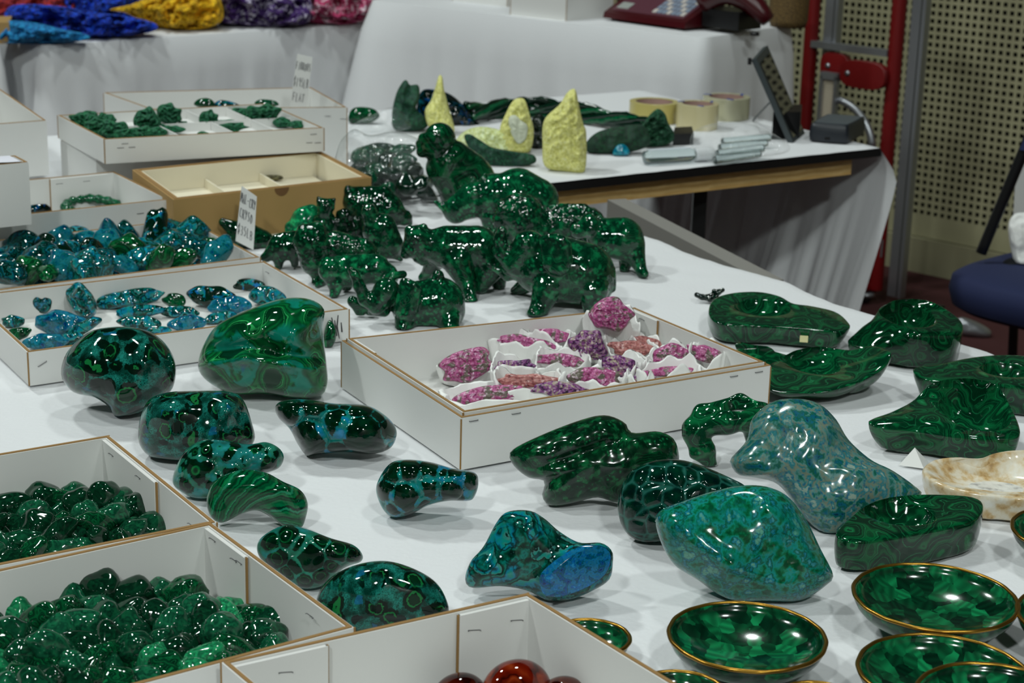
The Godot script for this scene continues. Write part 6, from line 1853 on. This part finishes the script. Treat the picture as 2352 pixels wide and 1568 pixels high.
func back_things() -> void:
	var H := 0.12
	# the red price scale on the rear table
	var f0 := W(1385, 40, H + 0.008)
	var f1 := W(1572, 66, H + 0.008)
	var dir := (f1 - f0).normalized()
	var bk := Vector3(dir.z, 0, -dir.x).normalized()
	if bk.z > 0: bk = -bk
	var len_ := f0.distance_to(f1)
	var sc := thing("price_scale", "red electronic price scale with a pale keypad on the white rear table", "scale", f0)
	var red := mat("scale_red", Color(0.24, 0.035, 0.06), 0.3)
	var dk := mat("black_plastic", Color(0.025, 0.025, 0.03), 0.4)
	var m := MB.new()
	var at := func(u, v, y): return dir * (u * len_) + bk * v + Vector3(0, y, 0)
	m.box8([at.call(0, 0, 0), at.call(1, 0, 0), at.call(1.02, 0.16, 0), at.call(-0.02, 0.16, 0), at.call(0, 0.004, 0.016), at.call(1, 0.004, 0.016), at.call(1.02, 0.16, 0.085), at.call(-0.02, 0.16, 0.085)])
	part("housing", m.mesh(), red, sc)
	var slope := func(u, v, e): return at.call(u, v, 0.016 + (v - 0.004) / 0.156 * 0.069 + e)
	var pan := MB.new()
	pan.box8([slope.call(0.05, 0.02, -0.001), slope.call(0.93, 0.02, -0.001), slope.call(0.93, 0.14, -0.001), slope.call(0.05, 0.14, -0.001), slope.call(0.05, 0.02, 0.0015), slope.call(0.93, 0.02, 0.0015), slope.call(0.93, 0.14, 0.0015), slope.call(0.05, 0.14, 0.0015)])
	part("control_panel", pan.mesh(), mat("scale_panel", Color(0.35, 0.2, 0.24), 0.3), sc)
	for r in 5:
		for k in 7:
			var u := 0.52 + k * 0.056
			var v := 0.03 + r * 0.021
			var b := MB.new()
			b.box8([slope.call(u, v, 0.0), slope.call(u + 0.045, v, 0.0), slope.call(u + 0.045, v + 0.016, 0.0), slope.call(u, v + 0.016, 0.0), slope.call(u, v, 0.004), slope.call(u + 0.045, v, 0.004), slope.call(u + 0.045, v + 0.016, 0.004), slope.call(u, v + 0.016, 0.004)])
			part("key", b.mesh(), mat("key_blue", Color(0.5, 0.55, 0.62), 0.4) if (r + k) % 3 else mat("key_white", Color(0.76, 0.74, 0.72), 0.4), sc)
	var win := MB.new()
	win.box8([slope.call(0.08, 0.03, 0.0), slope.call(0.22, 0.03, 0.0), slope.call(0.22, 0.06, 0.0), slope.call(0.08, 0.06, 0.0), slope.call(0.08, 0.03, 0.003), slope.call(0.22, 0.03, 0.003), slope.call(0.22, 0.06, 0.003), slope.call(0.08, 0.06, 0.003)])
	part("display_window", win.mesh(), mat("display_pale", Color(0.6, 0.62, 0.6), 0.2), sc)
	var arch := MB.new()
	var ap := []
	for i in 13:
		var t := i / 12.0
		ap.append(at.call(1.02 + 0.62 * t, 0.06 + 0.06 * t, 0.03 + 0.075 * sin(PI * (0.18 + 0.8 * t))))
	arch.tube(ap, [0.03, 0.034, 0.036, 0.036, 0.036, 0.036, 0.036, 0.036, 0.034, 0.032, 0.03, 0.026, 0.02], 14)
	part("rear_housing", arch.mesh(), red, sc)
	var under := MB.new()
	under.box(at.call(1.25, 0.11, 0.03), Vector3(0.13, 0.05, 0.1), Basis(dir, Vector3.UP, dir.cross(Vector3.UP)))
	part("load_cell", under.mesh(), dk, sc)
	for u in [[0.1, 0.02], [0.9, 0.02], [1.55, 0.1], [0.1, 0.14]]:
		var ft := MB.new()
		ft.lathe(at.call(u[0], u[1], 0.0), [Vector2(0, -0.0075), Vector2(0.012, -0.0075), Vector2(0.012, 0.002), Vector2(0, 0.002)], 16)
		part("foot", ft.mesh(), dk, sc)
	tray("white_box", "white cardboard box cut off by the top edge, left of the red scale", [W(1172, 34, H), W(1300, 49, H), W(1300, 49, H) + bk * 0.2, W(1172, 34, H) + bk * 0.2], H, 0.1, {"cat": "box"})
	tray("white_box", "white cardboard box of which only the lower edge shows at the top", [W(1040, 2, H), W(1165, 16, H), W(1165, 16, H) + bk * 0.2, W(1040, 2, H) + bk * 0.2], H, 0.1, {"cat": "box"})
	var bw := W(1800, 62, H)
	var bas := MB.new()
	bas.lathe(Vector3.ZERO, [Vector2(0, 0), Vector2(0.05, 0), Vector2(0.056, 0.02), Vector2(0.058, 0.12), Vector2(0.05, 0.12), Vector2(0.05, 0.02), Vector2(0, 0.01)], 40)
	single("woven_basket", bas.mesh(), pmat("basket", 0.06, 0.8), "brown woven basket behind the red scale, cut off by the top edge", "basket", Vector3(bw.x, TY + H, bw.z) + bk * 0.02)
	# dyed fabrics heaped on the rear table
	var cl := func(label: String, line: Array, T: float, pic: String, sz: float, g: String, fx: Array) -> void:
		stone("dyed_fabric", label, line, T, pmat(pic, sz, 0.9), {"amp": 0.9, "nf": 17.0, "no": 4, "cat": "fabric", "group": g, "e": 0.5, "foot": fx, "cols": 120, "rows": 60})
	var gname := "dyed fabrics heaped on the rear table"
	cl.call("crumpled red and orange dyed fabric at the far top left", [-60, 50, -50, -40, 60, -60, 150, -30, 180, 20, 120, 45, 20, 62], 60, "dye_red", 0.3, gname, [60, 40])
	cl.call("dark navy dyed fabric behind the yellow one", [130, 30, 140, -40, 260, -60, 330, -20, 300, 40, 200, 50], 60, "dye_blue", 0.3, gname, [230, 42])
	cl.call("crumpled royal blue dyed fabric in the middle of the left heap", [10, 40, 30, 12, 120, 12, 220, 28, 300, 38, 360, 56, 352, 72, 280, 84, 200, 86, 120, 70, 40, 62], 70, "dye_blue", 0.25, gname, [200, 84])
	cl.call("sky blue twisted fabric at the front left of the heap", [0, 70, 20, 48, 80, 52, 140, 66, 195, 78, 205, 90, 150, 98, 80, 101, 20, 100, -10, 95], 45, "dye_sky", 0.2, gname, [80, 100])
	cl.call("bright yellow dyed fabric with black streaks", [252, 22, 300, 10, 350, -10, 440, -40, 500, -10, 514, 30, 505, 52, 460, 68, 400, 68, 330, 50, 290, 30], 60, "dye_yellow", 0.3, gname, [440, 68])
	cl.call("purple and white tie-dyed fabric", [490, 20, 500, -40, 620, -60, 700, -20, 720, 30, 700, 55, 640, 62, 560, 60, 505, 52], 70, "dye_purple", 0.2, gname, [640, 61])
	cl.call("pink and white tie-dyed fabric beside the covered scale table", [690, 20, 700, -40, 800, -60, 870, -20, 865, 35, 800, 56, 720, 54, 695, 45], 70, "dye_pink", 0.25, gname, [760, 55])
	single("brown_carton", plate([W(-60, 102), W(24, 100), W(30, 84), W(-60, 86)], TY, TY + 0.062), mat("brown_card", Color(0.66, 0.53, 0.32), 0.75), "corner of a brown carton at the left edge before the fabrics", "carton")

func truck() -> void:
	var red := mat("truck_red", Color(0.40, 0.03, 0.04), 0.35)
	var silver := mat("aluminium", Color(0.62, 0.63, 0.65), 0.35, 0.85)
	var dk := mat("rubber", Color(0.03, 0.03, 0.03), 0.6)
	var o := Vector3(1.125, 0, -5.5)
	var d := Vector3(-0.745, 0, -0.667)          # towards its left rail, along the wall
	var nb := Vector3(0.667, 0, -0.745)          # towards the wall
	var t := thing("hand_truck", "red tube hand truck with silver rails leaning by the perforated wall", "hand truck", o)
	var w := 0.30
	for s in [0.0, w]:
		var m := MB.new()
		m.tube([d * s + Vector3(0, 0.045, 0), d * s + Vector3(0, 0.5, 0), d * s + Vector3(0, 1.32, 0)], [0.0225], 16)
		part("red_rail", m.mesh(), red, t)
		var a := MB.new()
		var off: Vector3 = d * (s - 0.052) + nb * 0.02
		a.box(off + Vector3(0, 0.63, 0), Vector3(0.03, 1.2, 0.02), Basis(-d, Vector3.UP, (-d).cross(Vector3.UP)))
		a.box(off - d * 0.028 + Vector3(0, 0.63, 0), Vector3(0.012, 1.2, 0.03), Basis(-d, Vector3.UP, (-d).cross(Vector3.UP)))
		part("silver_rail", a.mesh(), silver, t)
	var bs := Basis(d, Vector3.UP, d.cross(Vector3.UP))
	var cb := MB.new()
	cb.box(d * (w / 2) + Vector3(0, 0.775, 0) - nb * 0.01, Vector3(w - 0.03, 0.02, 0.03), bs)
	part("silver_crossbar", cb.mesh(), silver, t)
	var top := MB.new()
	top.box(d * (w / 2) + Vector3(0, 1.0, 0), Vector3(w - 0.03, 0.03, 0.02), bs)
	part("red_crossbar", top.mesh(), red, t)
	for q in [[-0.0, 0.16, 0.705, 0.0], [0.15, 0.25, 0.715, 0.03]]:
		var m := MB.new()
		var sh := []
		for k in 24:
			var an := TAU * k / 24.0
			var ca := cos(an)
			var sa := sin(an)
			sh.append(Vector2(lerpf(q[0], q[1], 0.5 + 0.5 * signf(ca) * pow(absf(ca), 0.6)), q[2] + 0.042 * signf(sa) * pow(absf(sa), 0.7)))
		var P := PackedVector3Array()
		var c := Vector2((q[0] + q[1]) / 2, q[2])
		for k in [[0.0, -0.03], [0.96, -0.03], [1.0, -0.026], [1.0, -0.004], [0.96, 0.0], [0.0, 0.0]]:
			for p: Vector2 in sh:
				var e := c.lerp(p, k[0])
				P.append(d * e.x + Vector3(0, e.y, 0) + nb * (float(k[1]) + float(q[3]) - 0.02))
		m.grid(P, 6, 24, true)
		var br := part("axle_bracket", m.mesh(), red, t)
		var bo := MB.new()
		bo.lathe(d * (q[1] - 0.03) + Vector3(0, q[2], 0) + nb * (float(q[3]) - 0.052), [Vector2(0, 0.006), Vector2(0.006, 0.006), Vector2(0.009, 0), Vector2(0, -0.002)], 12, Basis(d, nb, d.cross(nb)))
		part("bolt", bo.mesh(), silver, br)
	var arm := MB.new()
	arm.box(d * 0.19 + Vector3(0, 0.69, 0) - nb * 0.05, Vector3(0.062, 0.022, 0.02), bs)
	for s in [0.164, 0.216]:
		arm.box(d * s + Vector3(0, 0.61, 0) - nb * 0.05, Vector3(0.01, 0.16, 0.02), bs)
	part("silver_link", arm.mesh(), silver, t)
	var stick := MB.new()
	stick.box(d * 0.19 + Vector3(0, 0.61, 0) - nb * 0.046, Vector3(0.042, 0.14, 0.008), bs)
	part("sticker", stick.mesh(), mat("sticker_cream", Color(0.66, 0.62, 0.55), 0.6), t)
	var cv := MB.new()
	var cp := []
	for i in 12:
		var an := lerpf(0.1, 1.75, i / 11.0)
		cp.append(d * (0.19 - 0.155 * sin(an * 0.85)) + Vector3(0, 0.51 + 0.11 * cos(an), 0) - nb * 0.03)
	cv.tube(cp, [0.012], 12)
	part("curved_tube", cv.mesh(), silver, t)
	var foot := MB.new()
	foot.tube([Vector3(0, 0.05, 0), d * w + Vector3(0, 0.05, 0)], [0.016], 12)
	foot.tube([d * 0.02 + Vector3(0, 0.05, 0), d * 0.02 + Vector3(0, 0.05, 0) - nb * 0.22], [0.014], 12)
	part("base_tube", foot.mesh(), red, t)
	var plate_ := MB.new()
	plate_.box(d * 0.1 + Vector3(0, 0.18, 0) - nb * 0.01, Vector3(0.24, 0.055, 0.012), bs)
	part("silver_plate", plate_.mesh(), silver, t)
	var lever := MB.new()
	lever.tube([d * 0.03 + Vector3(0, 0.15, 0) - nb * 0.03, d * 0.07 + Vector3(0, 0.21, 0) - nb * 0.04], [0.011, 0.008], 10)
	part("red_lever", lever.mesh(), red, t)
	for s in [0.02, w - 0.02]:
		var fk := MB.new()
		fk.lathe(d * s + Vector3(0, 0.0, 0) - nb * 0.02, [Vector2(0, 0.036), Vector2(0.024, 0.036), Vector2(0.026, 0.024), Vector2(0.016, 0.02), Vector2(0, 0.02)], 18)
		var c := part("caster_top", fk.mesh(), silver, t)
		var wh := MB.new()
		wh.lathe(d * s + Vector3(0, 0.02, 0) - nb * 0.02, [Vector2(0, -0.012), Vector2(0.014, -0.012), Vector2(0.02, -0.008), Vector2(0.02, 0.008), Vector2(0.014, 0.012), Vector2(0, 0.012)], 20, Basis(nb, d, nb.cross(d)))
		part("caster_wheel", wh.mesh(), dk, c)

func chair() -> void:
	# blue padded chair, cut off by the right edge, seen from its left side
	var s0 := W(2150, 628, -0.28)
	var s1 := W(2330, 580, -0.28)
	var u := (s1 - s0).normalized()
	var v := Vector3(-u.z, 0, u.x)
	if v.z < 0: v = -v
	var o := Vector3(s0.x, 0, s0.z)
	var t := thing("padded_chair", "blue padded chair with a black metal frame at the right edge", "chair", o)
	var seat := PackedVector3Array()
	var hs := TY - 0.28
	var cxz := u * 0.24 + v * 0.2
	for k in [[0.0, -0.09], [0.9, -0.09], [1.0, -0.075], [1.04, -0.04], [1.02, -0.012], [0.94, 0.0], [0.7, 0.006], [0.0, 0.008]]:
		for i in 64:
			var a := TAU * i / 64.0
			var ca := signf(cos(a)) * pow(absf(cos(a)), 0.55)
			var sa := signf(sin(a)) * pow(absf(sin(a)), 0.55)
			seat.append(cxz + (u * ca * 0.23 + v * sa * 0.22) * k[0] + Vector3(0, hs + k[1], 0))
	var m := MB.new()
	m.grid(seat, 8, 64, true)
	var bl := mat("seat_blue", Color(0.07, 0.115, 0.27), 0.85)
	part("seat", m.mesh(), bl, t)
	var dk := mat("chair_black", Color(0.03, 0.032, 0.04), 0.4)
	var bx := u * 0.06 - v * 0.03
	for q in [[0.03, -0.02, 0.30, 0.03], [0.03, 0.42, 0.30, 0.42]]:
		var l := MB.new()
		l.tube([u * (q[0] - 0.0) + v * q[1] + Vector3(0, 0.02, 0), u * 0.06 + v * q[1] + Vector3(0, hs - 0.09, 0)], [0.012], 12)
		part("leg", l.mesh(), dk, t)
		var r := MB.new()
		r.tube([u * 0.42 + v * q[1] + Vector3(0, 0.02, 0), u * 0.38 + v * q[1] + Vector3(0, hs - 0.09, 0)], [0.012], 12)
		part("leg", r.mesh(), dk, t)
	var p0 := upright(2262, 560, s0 + u * 0.14 - v * 0.02) - o
	var p1 := upright(2352, 345, s0 + u * 0.14 - v * 0.02) - o
	var bf := MB.new()
	bf.tube([p0 - (p1 - p0) * 0.1, p0, p1, p1 + (p1 - p0) * 0.5], [0.013], 12)
	part("back_post", bf.mesh(), dk, t)
	bf = MB.new()
	bf.tube([p0 - (p1 - p0) * 0.1 + v * 0.4, p0 + v * 0.4, p1 + v * 0.4, p1 + (p1 - p0) * 0.5 + v * 0.4], [0.013], 12)
	part("back_post", bf.mesh(), dk, t)
	var bp := MB.new()
	var c0 := p0 + (p1 - p0) * 1.0
	var e := (p1 - p0).normalized()
	var nn := e.cross(v).normalized() * 0.02
	bp.box8([c0 + nn, c0 + v * 0.4 + nn, c0 + v * 0.4 - nn, c0 - nn, c0 + e * 0.3 + nn, c0 + e * 0.3 + v * 0.4 + nn, c0 + e * 0.3 + v * 0.4 - nn, c0 + e * 0.3 - nn])
	part("backrest", bp.mesh(), bl, t)
	# navy garment over the near corner of the seat, white paper on top of it
	stone("navy_garment", "dark navy garment hanging down from the blue chair at the right edge", [2298, 620, 2310, 596, 2345, 590, 2400, 600, 2420, 700, 2410, 790, 2340, 800, 2312, 770, 2304, 700], 40, mat("navy_cloth", Color(0.03, 0.045, 0.075), 0.9), {"amp": 0.4, "nf": 10.0, "no": 3, "foot": [2340, 690], "cat": "garment", "lift": -0.36})
	stone("white_towel", "crumpled white paper towel on the chair at the right edge", [2316, 530, 2322, 500, 2345, 488, 2400, 500, 2400, 580, 2345, 622, 2326, 590], 26, mat("tissue", Color(0.94, 0.94, 0.93), 0.9), {"amp": 0.4, "nf": 16.0, "no": 3, "cat": "paper", "lift": -0.27, "foot": [2340, 600]})
	var w0 := W(2345, 520, -0.27)
	var wb := MB.new()
	var k := []
	for q in [[2326, 518], [2420, 524], [2420, 345], [2336, 348]]: k.append(upright(q[0], q[1], w0) - w0)
	var bk := -(eye - w0).normalized() * 0.05
	wb.box8([k[0], k[1], k[1] + bk, k[0] + bk, k[3], k[2], k[2] + bk, k[3] + bk])
	single("white_carton", wb.mesh(), mat("white_card", Color(0.84, 0.84, 0.83), 0.7), "upright white carton standing on the chair at the right edge", "carton", w0)
	var shoe := W(2235, 745, -0.5)
	stone("metal_case", "shiny grey rounded metal object on the floor below the chair", [2195, 738, 2210, 728, 2250, 742, 2276, 760, 2270, 775, 2230, 772, 2205, 764], 14, mat("aluminium", Color(0.62, 0.63, 0.65), 0.35, 0.85), {"amp": 0.1, "lift": -TY, "cat": "case"})
	# cartons standing beside the stall
	var e0 := W(1437, 456, -0.03)
	var e1 := W(1800, 642, -0.03)
	var ed := (e1 - e0).normalized()
	var sd := Vector3(-ed.z, 0, ed.x)
	if sd.x > 0: sd = -sd
	var box := [e1 + sd * 0.04, e1, e0, e0 + sd * 0.04]
	single("standing_carton", plate(box, 0.0, TY - 0.03), mat("grey_card", Color(0.5, 0.49, 0.47), 0.75), "tall pale grey carton standing on the floor beside the stall's right edge", "carton")
	var c := W(2098, 1062)
	var wc := MB.new()
	var apex := W(2098, 1062) + Vector3(0, 0.019, 0) - c
	var b := [W(2064, 1068) - c, W(2122, 1076) - c, W(2132, 1060) - c]
	wc.quad(b[0], b[1], apex, apex)
	wc.quad(b[1], b[2], apex, apex)
	wc.quad(b[2], b[0], apex, apex)
	wc.quad(b[2], b[1], b[0], b[0])
	single("folded_card", wc.mesh(), mat("card_white", Color(0.86, 0.86, 0.85), 0.7), "small white folded card peak on the cloth above the cream onyx dish", "card", c)

func _ready() -> void:
	set_view()
	weave()
	paint_all()
	light_hall()
	room()
	tables()
	trays()
	stones()
	vessels()
	figures()
	contents()
	far_things()
	back_things()
	truck()
	chair()
